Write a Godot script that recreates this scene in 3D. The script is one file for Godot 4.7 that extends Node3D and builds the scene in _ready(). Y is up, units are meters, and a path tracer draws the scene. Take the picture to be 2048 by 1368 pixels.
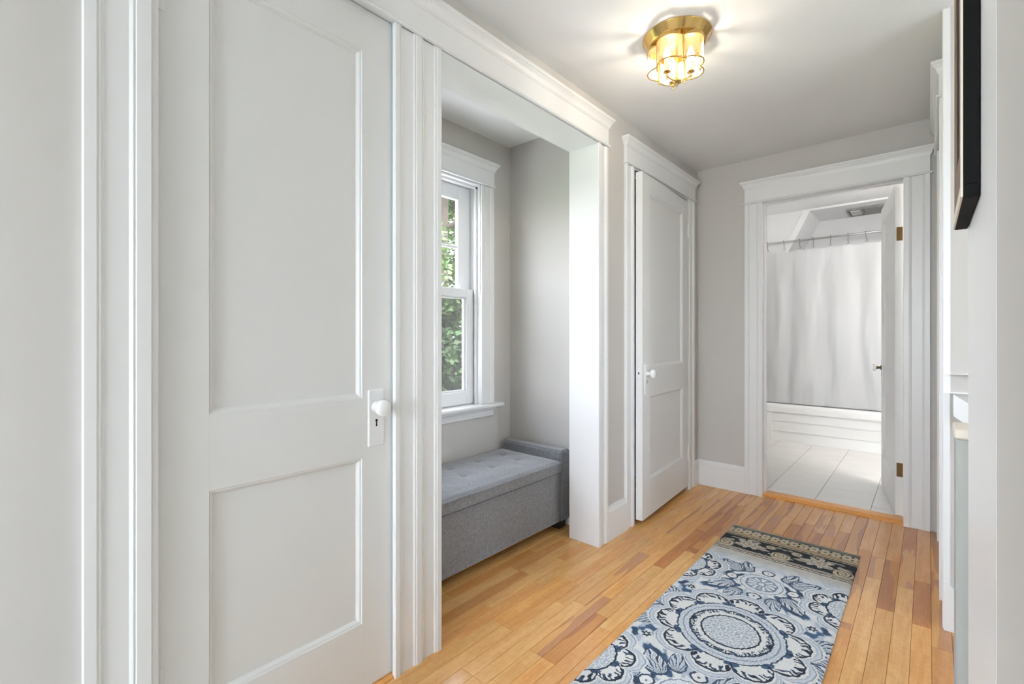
extends Node3D
# Upstairs hallway with painted two-panel doors, a window alcove with a storage bench, a runner rug and a bathroom beyond.
# x runs to the right, z towards the viewer, y up; the left wall runs along z.

const XL := -1.412      # face of the left wall
const CF := -1.394      # face of the casings on the left wall
const YC := 2.54        # hall ceiling
const ZF := -3.868      # face of the far wall
const XR := 0.055       # face of the right wall

var M := {}
var rng := RandomNumberGenerator.new()

# ------------------------------------------------------------------ mesh builder
class MB:
	var v := PackedVector3Array()
	var n := PackedVector3Array()
	var t := PackedVector2Array()

	func tri(a: Vector3, b: Vector3, c: Vector3, na: Vector3, nb: Vector3, nc: Vector3, ua := Vector2.ZERO, ub := Vector2.ZERO, uc := Vector2.ZERO) -> void:
		if (b - a).cross(c - a).dot(na + nb + nc) > 0.0:
			v.append(a); v.append(c); v.append(b)
			n.append(na); n.append(nc); n.append(nb)
			t.append(ua); t.append(uc); t.append(ub)
		else:
			v.append(a); v.append(b); v.append(c)
			n.append(na); n.append(nb); n.append(nc)
			t.append(ua); t.append(ub); t.append(uc)

	func quad(a: Vector3, b: Vector3, c: Vector3, d: Vector3, out: Vector3) -> void:
		var g := (c - a).cross(d - b)
		if g.length_squared() < 1e-16:
			return
		g = g.normalized()
		if g.dot(out) < 0.0:
			g = -g
		tri(a, b, c, g, g, g)
		tri(a, c, d, g, g, g)

	func box(a: Vector3, b: Vector3, e := 0.0) -> void:
		var c := (a + b) * 0.5
		var h := (b - a).abs() * 0.5
		for ax in 3:
			var u := (ax + 1) % 3
			var w := (ax + 2) % 3
			for s in [-1.0, 1.0]:
				var p := []
				for q in [[-1, -1], [1, -1], [1, 1], [-1, 1]]:
					var k := Vector3.ZERO
					k[ax] = s * h[ax]
					k[u] = q[0] * (h[u] - e)
					k[w] = q[1] * (h[w] - e)
					p.append(c + k)
				var o := Vector3.ZERO
				o[ax] = s
				quad(p[0], p[1], p[2], p[3], o)
			if e > 0.0:
				for su in [-1.0, 1.0]:
					for sw in [-1.0, 1.0]:
						var p := []
						for q in [[-1, 0], [1, 0], [1, 1], [-1, 1]]:
							var k := Vector3.ZERO
							k[ax] = q[0] * (h[ax] - e)
							k[u] = su * (h[u] - (e if q[1] else 0.0))
							k[w] = sw * (h[w] - (0.0 if q[1] else e))
							p.append(c + k)
						var o := Vector3.ZERO
						o[u] = su
						o[w] = sw
						quad(p[0], p[1], p[2], p[3], o)
		if e > 0.0:
			for sx in [-1.0, 1.0]:
				for sy in [-1.0, 1.0]:
					for sz in [-1.0, 1.0]:
						var s := Vector3(sx, sy, sz)
						var g := s.normalized()
						tri(c + s * Vector3(h.x, h.y - e, h.z - e), c + s * Vector3(h.x - e, h.y, h.z - e), c + s * Vector3(h.x - e, h.y - e, h.z), g, g, g)

	func extrude(poly: PackedVector2Array, o: Vector3, ax: Vector3, ay: Vector3, ad: Vector3, caps := true) -> void:
		var k := poly.size()
		var area := 0.0
		for i in k:
			area += poly[i].cross(poly[(i + 1) % k])
		var sg := 1.0 if area > 0.0 else -1.0
		for i in k:
			var p := poly[i]
			var q := poly[(i + 1) % k]
			var d := q - p
			var nn := Vector2(d.y, -d.x) * sg
			var a := o + ax * p.x + ay * p.y
			var b := o + ax * q.x + ay * q.y
			quad(a, b, b + ad, a + ad, ax * nn.x + ay * nn.y)
		if caps:
			var ix := Geometry2D.triangulate_polygon(poly)
			var g := ad.normalized()
			for i in range(0, ix.size(), 3):
				var a := o + ax * poly[ix[i]].x + ay * poly[ix[i]].y
				var b := o + ax * poly[ix[i + 1]].x + ay * poly[ix[i + 1]].y
				var c := o + ax * poly[ix[i + 2]].x + ay * poly[ix[i + 2]].y
				tri(a, b, c, -g, -g, -g)
				tri(a + ad, b + ad, c + ad, g, g, g)

	# a moulding swept along a level path (plan points x, z); profile points are (distance out, height)
	func sweep(profile: PackedVector2Array, path: PackedVector2Array, side: float) -> void:
		var rows := []
		var outs := []
		for i in path.size() - 1:
			var d := (path[i + 1] - path[i]).normalized()
			outs.append(Vector2(-d.y, d.x) * side)
		for i in path.size():
			var m: Vector2
			if i == 0:
				m = outs[0]
			elif i == path.size() - 1:
				m = outs[-1]
			else:
				m = (outs[i - 1] + outs[i]) / (1.0 + outs[i - 1].dot(outs[i]))
			var row := []
			for p in profile:
				var q: Vector2 = path[i] + m * p.x
				row.append(Vector3(q.x, p.y, q.y))
			rows.append(row)
		var area := 0.0
		for j in profile.size():
			area += profile[j].cross(profile[(j + 1) % profile.size()])
		var sg := 1.0 if area > 0.0 else -1.0
		for i in path.size() - 1:
			for j in profile.size() - 1:
				var d := profile[j + 1] - profile[j]
				var nn := Vector2(d.y, -d.x) * sg
				quad(rows[i][j], rows[i][j + 1], rows[i + 1][j + 1], rows[i + 1][j], Vector3(outs[i].x * nn.x, nn.y, outs[i].y * nn.x))

	# solid of revolution; profile points are (radius, height) from bottom to top or top to bottom
	func lathe(profile: PackedVector2Array, xf: Transform3D, segs := 24) -> void:
		var k := profile.size()
		var nr := []
		for i in k:
			var d := profile[mini(i + 1, k - 1)] - profile[maxi(i - 1, 0)]
			nr.append(Vector2(d.y, -d.x).normalized())
		var up := 1.0 if profile[k - 1].y >= profile[0].y else -1.0
		for i in k - 1:
			for s in segs:
				var p := []
				var q := []
				for c in [[i, s], [i + 1, s], [i + 1, s + 1], [i, s + 1]]:
					var an: float = TAU * c[1] / segs
					var e := Vector3(cos(an), 0, sin(an))
					var pr: Vector2 = profile[c[0]]
					var nn: Vector2 = nr[c[0]] * up
					p.append(xf * (e * pr.x + Vector3(0, pr.y, 0)))
					q.append((xf.basis * (e * nn.x + Vector3(0, nn.y, 0))).normalized())
				if profile[i].x > 1e-5:
					tri(p[0], p[1], p[3], q[0], q[1], q[3])
				if profile[i + 1].x > 1e-5:
					tri(p[1], p[2], p[3], q[1], q[2], q[3])

	func tube(pts: Array, r: float, segs := 10, closed := false) -> void:
		var k := pts.size()
		var rings := []
		var last := Vector3.UP
		for i in k:
			var d: Vector3 = (pts[(i + 1) % k] - pts[(i - 1 + k) % k]) if closed else (pts[mini(i + 1, k - 1)] - pts[maxi(i - 1, 0)])
			d = d.normalized()
			if i == 0:
				last = Vector3.UP if absf(d.y) < 0.9 else Vector3.RIGHT
			var a := (last - d * last.dot(d)).normalized()
			last = a
			var b := d.cross(a)
			var ring := []
			for s in segs:
				var an := TAU * s / segs
				ring.append(a * cos(an) + b * sin(an))
			rings.append(ring)
		for i in (k if closed else k - 1):
			var j := (i + 1) % k
			for s in segs:
				var s2 := (s + 1) % segs
				var a: Vector3 = pts[i] + rings[i][s] * r
				var b: Vector3 = pts[i] + rings[i][s2] * r
				var c: Vector3 = pts[j] + rings[j][s2] * r
				var d: Vector3 = pts[j] + rings[j][s] * r
				tri(a, b, c, rings[i][s], rings[i][s2], rings[j][s2])
				tri(a, c, d, rings[i][s], rings[j][s2], rings[j][s])
		if not closed:
			for e in [0, k - 1]:
				var o: Vector3 = (pts[0] - pts[1] if e == 0 else pts[k - 1] - pts[k - 2]).normalized()
				for s in segs:
					tri(pts[e], pts[e] + rings[e][s] * r, pts[e] + rings[e][(s + 1) % segs] * r, o, o, o)

	# smooth grid of (nx+1) by (ny+1) points from a function of (i, j)
	func grid(nx: int, ny: int, f: Callable, out: Vector3, uvs = null) -> void:
		var p := []
		for j in ny + 1:
			var row := []
			for i in nx + 1:
				row.append(f.call(i, j))
			p.append(row)
		var nn := []
		for j in ny + 1:
			var row := []
			for i in nx + 1:
				var a: Vector3 = p[j][mini(i + 1, nx)] - p[j][maxi(i - 1, 0)]
				var b: Vector3 = p[mini(j + 1, ny)][i] - p[maxi(j - 1, 0)][i]
				var g := a.cross(b).normalized()
				row.append(g if g.dot(out) >= 0.0 else -g)
			nn.append(row)
		for j in ny:
			for i in nx:
				var u := []
				for c in [[i, j], [i + 1, j], [i + 1, j + 1], [i, j + 1]]:
					u.append(uvs.call(c[0], c[1]) if uvs != null else Vector2.ZERO)
				tri(p[j][i], p[j][i + 1], p[j + 1][i + 1], nn[j][i], nn[j][i + 1], nn[j + 1][i + 1], u[0], u[1], u[2])
				tri(p[j][i], p[j + 1][i + 1], p[j + 1][i], nn[j][i], nn[j + 1][i + 1], nn[j + 1][i], u[0], u[2], u[3])

	func mesh() -> ArrayMesh:
		var a := []
		a.resize(Mesh.ARRAY_MAX)
		a[Mesh.ARRAY_VERTEX] = v
		a[Mesh.ARRAY_NORMAL] = n
		a[Mesh.ARRAY_TEX_UV] = t
		var m := ArrayMesh.new()
		m.add_surface_from_arrays(Mesh.PRIMITIVE_TRIANGLES, a)
		return m

# ------------------------------------------------------------------ scene helpers
func put(called: String, mb: MB, mat: Material, parent: Node = self) -> MeshInstance3D:
	var o := MeshInstance3D.new()
	o.name = called
	o.mesh = mb.mesh()
	o.material_override = mat
	o.cast_shadow = GeometryInstance3D.SHADOW_CASTING_SETTING_ON
	parent.add_child(o, true)
	return o

func put_mesh(called: String, m: Mesh, mat: Material, parent: Node, at := Transform3D()) -> MeshInstance3D:
	var o := MeshInstance3D.new()
	o.name = called
	o.mesh = m
	o.material_override = mat
	o.transform = at
	parent.add_child(o, true)
	return o

func tag(o: Node, label: String, category: String, kind := "", group := "") -> Node:
	o.set_meta("label", label)
	o.set_meta("category", category)
	if kind:
		o.set_meta("kind", kind)
	if group:
		o.set_meta("group", group)
	return o

func base(called: String, at := Vector3.ZERO) -> Node3D:
	var o := Node3D.new()
	o.name = called
	o.position = at
	add_child(o, true)
	return o

func boxes(list: Array, e := 0.0) -> MB:
	var mb := MB.new()
	for b in list:
		mb.box(b[0], b[1], e)
	return mb

func one(a: Vector3, b: Vector3, e := 0.0) -> MB:
	return boxes([[a.min(b), a.max(b)]], e)

func V2(list: Array) -> PackedVector2Array:
	var p := PackedVector2Array()
	for i in range(0, list.size(), 2):
		p.append(Vector2(list[i], list[i + 1]))
	return p

func mat(called: String, c: Color, rough := 0.6, metal := 0.0) -> StandardMaterial3D:
	var m := StandardMaterial3D.new()
	m.resource_name = called
	m.albedo_color = c
	m.roughness = rough
	m.metallic = metal
	M[called] = m
	return m

func relief(m: StandardMaterial3D, freq: float, octaves: int, scale: float, strength: float, sd := 1, stretch := Vector3.ONE) -> void:
	var f := FastNoiseLite.new()
	f.seed = sd
	f.frequency = freq
	f.noise_type = FastNoiseLite.TYPE_SIMPLEX_SMOOTH
	f.fractal_octaves = octaves
	var tx := NoiseTexture2D.new()
	tx.width = 512
	tx.height = 512
	tx.seamless = true
	tx.noise = f
	m.heightmap_enabled = true
	m.heightmap_texture = tx
	m.heightmap_scale = strength
	m.uv1_triplanar = true
	m.uv1_world_triplanar = true
	m.uv1_scale = stretch * scale

func c8(r: float, g: float, b: float) -> Color:
	return Color(r / 255.0, g / 255.0, b / 255.0)

# ------------------------------------------------------------------ main
func _ready() -> void:
	rng.seed = 7
	setup_view()
	materials()
	shell()
	left_wall_trim()
	far_wall_trim()
	right_side()
	back_room()
	bathroom()
	alcove_window()
	floor_planks()
	doors()
	ceiling_light()
	bench()
	rug()
	picture()
	outdoors()

func setup_view() -> void:
	var cam := Camera3D.new()
	cam.name = "camera"
	cam.projection = Camera3D.PROJECTION_FRUSTUM
	cam.near = 0.05
	cam.far = 200.0
	cam.size = 0.05 * 1368.0 / 937.6
	cam.frustum_offset = Vector2(0, -0.05 * 11.8 / 937.6)
	cam.position = Vector3(0, 1.2, 0)
	cam.rotation = Vector3(0, deg_to_rad(41.616), 0)
	add_child(cam)
	cam.current = true
	var env := Environment.new()
	var sky := Sky.new()
	var sm := ProceduralSkyMaterial.new()
	sm.sky_top_color = c8(212, 222, 238)
	sm.sky_horizon_color = c8(240, 242, 246)
	sm.ground_bottom_color = c8(150, 150, 142)
	sm.ground_horizon_color = c8(190, 192, 188)
	sm.sky_energy_multiplier = 1.0
	sky.sky_material = sm
	env.background_mode = Environment.BG_SKY
	env.sky = sky
	env.background_energy_multiplier = 10.8
	env.tonemap_mode = Environment.TONE_MAPPER_LINEAR
	env.tonemap_exposure = 1.84
	env.sdfgi_enabled = true
	env.ssao_enabled = true
	env.ssil_enabled = true
	var we := WorldEnvironment.new()
	we.name = "surroundings"
	we.environment = env
	add_child(we)
	var sun := DirectionalLight3D.new()
	sun.name = "sun"
	sun.light_color = Color(1.0, 0.95, 0.86)
	sun.light_energy = 2.0
	sun.light_angular_distance = 0.6
	sun.shadow_enabled = true
	add_child(sun)
	sun.look_at_from_position(Vector3.ZERO, Vector3(-0.45, -0.75, 0.42))
	# unseen fill lights added in the invented windows of the landing
	for w in [[Vector3(-0.6, 1.525, 3.18), Vector3(-0.6, 1.525, 0), 1.44], [Vector3(2.38, 1.525, -2.05), Vector3(0, 1.525, -2.05), 0.2], [Vector3(2.38, 1.525, -1.05), Vector3(0, 1.525, -1.05), 0.34]]:
		var l := AreaLight3D.new()
		l.name = "added_fill_light"
		l.area_size = Vector2(w[2], 1.18)
		l.light_color = Color(0.88, 0.94, 1.0)
		l.light_energy = 2.2 * w[2]
		l.area_range = 14.0
		l.shadow_enabled = true
		add_child(l, true)
		l.look_at_from_position(w[0], w[1])

func materials() -> void:
	mat("trim paint", c8(237, 237, 236), 0.34)
	mat("door paint", c8(232, 232, 230), 0.4)
	mat("wall paint", c8(207, 203, 198), 0.75)
	mat("ceiling paint", c8(244, 244, 243), 0.85)
	mat("bath paint", c8(238, 238, 238), 0.6)
	mat("white porcelain", c8(242, 242, 240), 0.12)
	mat("acrylic", c8(236, 237, 238), 0.1)
	mat("vinyl", c8(240, 241, 242), 0.3)
	mat("dark gap", c8(30, 28, 26), 0.9)
	mat("brass", c8(214, 178, 112), 0.2, 1.0)
	mat("old brass", c8(122, 96, 62), 0.45, 1.0)
	mat("chrome", c8(205, 205, 205), 0.12, 1.0)
	mat("steel wire", c8(110, 110, 112), 0.3, 1.0)
	mat("black paint", c8(20, 19, 18), 0.7).metallic_specular = 0.25
	mat("cream paint", c8(226, 217, 200), 0.6)
	mat("bronze leaf", c8(120, 98, 78), 0.45, 0.6)
	mat("grey primer", c8(172, 173, 167), 0.7)
	mat("candle sleeve", c8(240, 228, 196), 0.5)
	mat("grille plastic", c8(138, 138, 136), 0.5)
	mat("dark wood", c8(38, 34, 32), 0.5)
	var g := mat("window glass", Color(1, 1, 1, 0.04), 0.0)
	g.transparency = BaseMaterial3D.TRANSPARENCY_ALPHA
	g = mat("lamp glass", Color(1.0, 0.99, 0.96, 0.13), 0.06)
	g.transparency = BaseMaterial3D.TRANSPARENCY_ALPHA
	g = mat("knob glass", Color(0.96, 0.97, 0.98, 0.02), 0.02)
	g.refraction_enabled = true
	g.refraction_scale = 0.05
	g = mat("insect screen", Color(0.12, 0.12, 0.12, 0.3), 0.8)
	g.transparency = BaseMaterial3D.TRANSPARENCY_ALPHA
	g = mat("bulb glow", c8(255, 240, 214), 0.4)
	g.emission_enabled = true
	g.emission = c8(255, 236, 204)
	g.emission_energy_multiplier = 2.0
	g = mat("globe glow", c8(255, 250, 244), 0.4)
	g.emission_enabled = true
	g.emission = c8(255, 248, 240)
	g.emission_energy_multiplier = 1.5
	g = mat("curtain cloth", c8(222, 223, 224), 0.55)
	g.backlight_enabled = true
	g.backlight = Color(0.7, 0.7, 0.7)
	wood_textures()
	tile_texture()
	fabric_texture()

func noise(sd: int, freq: float, oct := 3) -> FastNoiseLite:
	var f := FastNoiseLite.new()
	f.seed = sd
	f.noise_type = FastNoiseLite.TYPE_SIMPLEX_SMOOTH
	f.frequency = freq
	f.fractal_octaves = oct
	return f

func wood_textures() -> void:
	# across the board is x (0.24 m wide in all), along it is y (1.6 m)
	var W := 480
	var H := 800
	var fine := noise(21, 0.5, 2)
	var grain := noise(22, 0.06, 3)
	var broad := noise(23, 0.012, 2)
	var curl := noise(24, 0.03, 2)
	for kind in 2:
		var im := Image.create(W, H, false, Image.FORMAT_RGB8)
		for y in H:
			for x in W:
				var g := grain.get_noise_2d(x * 1.6, y * 0.16)
				var f := fine.get_noise_2d(x * 0.8, y * 0.05)
				var b := broad.get_noise_2d(x * 0.9, y * 0.55)
				var c: Color
				if kind == 0:
					var k := curl.get_noise_2d(x * 0.5, y * 2.2)
					c = Color(0.93, 0.735, 0.48).lerp(Color(0.85, 0.61, 0.365), clampf(0.38 + 0.36 * g + 0.14 * f + 0.35 * b + 0.2 * k, 0, 1))
				else:
					# heartwood: long dark bays with ring lines inside
					var h := broad.get_noise_2d(x * 0.5 + 300.0, y * 0.2) * 1.3
					c = Color(0.91, 0.70, 0.44).lerp(Color(0.825, 0.575, 0.33), clampf(0.4 + 0.36 * g + 0.16 * f, 0, 1))
					var inside := smoothstep(-0.02, 0.10, h)
					var ring := 0.5 + 0.5 * sin(h * 55.0 + 1.5 * g)
					c = c.lerp(Color(0.77, 0.55, 0.385).lerp(Color(0.70, 0.47, 0.32), clampf(0.5 * ring + 0.25 * g + 0.15 * f, 0, 1)), inside * 0.8)
				im.set_pixel(x, y, c)
		M["wood image %d" % kind] = ImageTexture.create_from_image(im)
	var tints := [Color(1, 1, 1), Color(0.96, 0.95, 0.93), Color(1.0, 0.96, 0.9), Color(0.93, 0.87, 0.82), Color(0.97, 0.92, 0.88), Color(0.86, 0.75, 0.69)]
	for i in tints.size() + 2:
		var m := StandardMaterial3D.new()
		m.resource_name = "floor wood %d" % i
		m.albedo_texture = M["wood image 0"] if i < tints.size() else M["wood image 1"]
		m.albedo_color = tints[i] if i < tints.size() else [Color(1, 1, 1), Color(0.93, 0.87, 0.82)][i - tints.size()]
		m.roughness = 0.14
		M["plank %d" % i] = m
	var s := mat("saddle wood", c8(252, 232, 196), 0.3)
	s.albedo_texture = M["wood image 0"]
	s.uv1_triplanar = true
	s.uv1_scale = Vector3(0.6, 4, 4)

func tile_texture() -> void:
	var im := Image.create(256, 512, false, Image.FORMAT_RGB8)
	var a := noise(31, 0.02, 4)
	var b := noise(32, 0.2, 2)
	for y in 512:
		for x in 256:
			var k := clampf(0.5 + 0.5 * a.get_noise_2d(x * 0.35, y * 2.2) + 0.12 * b.get_noise_2d(x, y), 0, 1)
			im.set_pixel(x, y, Color(0.955, 0.945, 0.93).lerp(Color(0.91, 0.895, 0.875), k))
	var m := mat("floor tile", Color.WHITE, 0.3)
	m.albedo_texture = ImageTexture.create_from_image(im)

func fabric_texture() -> void:
	var S := 400
	var im := Image.create(S, S, false, Image.FORMAT_RGB8)
	var hm := Image.create(S, S, false, Image.FORMAT_L8)
	var a := noise(41, 0.03, 2)
	var r := RandomNumberGenerator.new()
	r.seed = 5
	var warp := []
	var weft := []
	for i in S * 60:
		warp.append(r.randf())
		weft.append(r.randf())
	for y in S:
		for x in S:
			var over := ((x / 2) + (y / 2)) % 2 == 0
			var p: float = warp[(x / 2) * 60 + (y / 14)] if over else weft[(y / 2) * 60 + (x / 14)]
			var k := 0.3 + 0.6 * p + 0.1 * r.randf() + 0.06 * a.get_noise_2d(x, y)
			im.set_pixel(x, y, Color(0.29, 0.295, 0.31).lerp(Color(0.63, 0.635, 0.65), clampf(k, 0, 1)))
			hm.set_pixel(x, y, Color.from_hsv(0, 0, clampf(0.35 + 0.5 * p + (0.1 if over else 0.0), 0, 1)))
	var m := mat("grey tweed", Color.WHITE, 0.9)
	m.albedo_texture = ImageTexture.create_from_image(im)
	m.heightmap_enabled = true
	m.heightmap_texture = ImageTexture.create_from_image(hm)
	m.heightmap_scale = 0.05
	m.uv1_triplanar = true
	m.uv1_scale = Vector3.ONE * 3.2
	m.rim_enabled = true
	m.rim = 1.0

# ------------------------------------------------------------------ walls, floor slabs, ceilings
func shell() -> void:
	var w := put("wall_left", boxes([
		[Vector3(-1.59, 0, -0.262), Vector3(XL, YC, 3.2)],
		[Vector3(-1.59, 2.312, -0.965), Vector3(XL, YC, -0.262)],
		[Vector3(-1.59, 0, -1.146), Vector3(XL, YC, -0.965)],
		[Vector3(-1.59, 2.312, -2.33), Vector3(XL, YC, -1.146)],
		[Vector3(-1.59, 0, -2.735), Vector3(XL, YC, -2.33)],
		[Vector3(-1.59, 2.29, -3.655), Vector3(XL, YC, -2.735)],
		[Vector3(-1.59, 0, -3.998), Vector3(XL, YC, -3.655)]]), M["wall paint"])
	tag(w, "light grey painted wall along the left with doors and window alcove", "wall", "structure")
	w = put("wall_far", boxes([
		[Vector3(-1.59, 0, -3.998), Vector3(-0.95, 2.72, ZF)],
		[Vector3(-0.95, 2.222, -3.998), Vector3(-0.1, 2.72, ZF)],
		[Vector3(-0.1, 0, -3.998), Vector3(1.4, 2.72, ZF)]]), M["wall paint"])
	tag(w, "light greige end wall of the hallway around the bathroom doorway", "wall", "structure")
	w = put("wall_closet", boxes([
		[Vector3(-2.2, 0, -0.98), Vector3(-2.1, YC, -0.2)],
		[Vector3(-2.1, 0, -0.26), Vector3(-1.59, YC, -0.2)],
		[Vector3(-2.2, 0, -3.75), Vector3(-2.1, YC, -2.6)],
		[Vector3(-2.1, 0, -3.75), Vector3(-1.59, YC, -3.69)]]), M["wall paint"])
	tag(w, "closet walls behind the closed white panel doors", "wall", "structure")
	# alcove
	w = put("wall_alcove", boxes([
		[Vector3(-2.38, 0, -2.6), Vector3(-1.59, YC, -2.488)],
		[Vector3(-2.38, 0, -1.03), Vector3(-1.59, YC, -0.98)],
		[Vector3(-2.38, 0, -2.488), Vector3(-2.23, 0.735, -1.03)],
		[Vector3(-2.38, 2.21, -2.488), Vector3(-2.23, YC, -1.03)],
		[Vector3(-2.38, 0.735, -2.488), Vector3(-2.23, 2.21, -2.20)],
		[Vector3(-2.38, 0.735, -1.29), Vector3(-2.23, 2.21, -1.03)]]), M["wall paint"])
	tag(w, "grey painted walls of the alcove around the window", "wall", "structure")
	w = put("ceiling", boxes([[Vector3(-2.4, YC, -3.87), Vector3(2.6, 2.72, 3.4)]]), M["ceiling paint"])
	tag(w, "white plaster ceiling of the hallway and alcove", "ceiling", "structure")

func plain_casing(w: float, e1: float, e2: float, th := 0.018, lo := 0.0115) -> PackedVector2Array:
	# raised flat, bead, hollow field, bead, raised flat
	var s := 0.012
	return V2([0, 0, 0, th - 0.002, 0.002, th, e1 - 0.002, th, e1, th - 0.0025, e1 + 0.002, th - 0.0035, e1 + 0.0045, th - 0.0015, e1 + 0.0075, th - 0.003, e1 + 0.009, lo + 0.002, e1 + s, lo,
		w - e2 - s, lo, w - e2 - 0.009, lo + 0.002, w - e2 - 0.0075, th - 0.003, w - e2 - 0.0045, th - 0.0015, w - e2 - 0.002, th - 0.0035, w - e2, th - 0.0025, w - e2 + 0.002, th, w - 0.002, th, w, th - 0.002, w, 0])

func double_casing() -> PackedVector2Array:
	var a := plain_casing(0.104, 0.021, 0.013)
	var b := plain_casing(0.106, 0.013, 0.024)
	var p := PackedVector2Array()
	for i in a.size() - 2:
		p.append(a[i])
	for i in range(2, b.size()):
		p.append(b[i] + Vector2(0.104, 0))
	return p

func crown_profile(y: float) -> PackedVector2Array:
	return V2([-0.004, y - 0.056, 0.003, y - 0.056, 0.004, y - 0.05, 0.0065, y - 0.049, 0.008, y - 0.041, 0.012, y - 0.031, 0.017, y - 0.024, 0.0205, y - 0.0215, 0.021, y - 0.017, 0.0255, y - 0.016, 0.028, y - 0.012, 0.028, y, -0.004, y])

func bead_profile(y: float) -> PackedVector2Array:
	return V2([-0.004, y - 0.012, 0.006, y - 0.012, 0.009, y - 0.0095, 0.0105, y - 0.006, 0.009, y - 0.0025, 0.006, y, -0.004, y])

# a head board with its crown and bead on a wall that faces +x (side 1), -x (side -1) or +z (side 0)
func head_board(parent: Node3D, side: int, wall: float, a: float, b: float, y0: float, y1: float) -> void:
	var th := 0.02
	var front: float = wall + (th if side >= 0 else -th)
	var path: PackedVector2Array
	var fb: MB
	if side == 0:
		fb = one(Vector3(a, y0, wall), Vector3(b, y1, front), 0.0015)
		path = V2([a, wall, a, front, b, front, b, wall])
	else:
		fb = one(Vector3(wall, y0, a), Vector3(front, y1, b), 0.0015)
		path = V2([wall, a, front, a, front, b, wall, b])
	put("frieze_board", fb, M["trim paint"], parent)
	var d := path[2] - path[1]
	var nrm := Vector2(-d.y, d.x).normalized()
	var want := Vector2(0, 1) if side == 0 else Vector2(side, 0)
	var sg := 1.0 if nrm.dot(want) > 0.0 else -1.0
	var mb := MB.new()
	mb.sweep(crown_profile(y1 + 0.03), path, sg)
	put("crown_molding", mb, M["trim paint"], parent)
	mb = MB.new()
	mb.sweep(bead_profile(y0 + 0.006), path, sg)
	put("bead_molding", mb, M["trim paint"], parent)

func casing_x(parent: Node3D, poly: PackedVector2Array, x: float, sx: float, z: float, y1: float) -> void:
	var mb := MB.new()
	mb.extrude(poly, Vector3(x, 0, z), Vector3(0, 0, -1), Vector3(sx, 0, 0), Vector3(0, y1, 0))
	put("casing_board", mb, M["trim paint"], parent)

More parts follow.
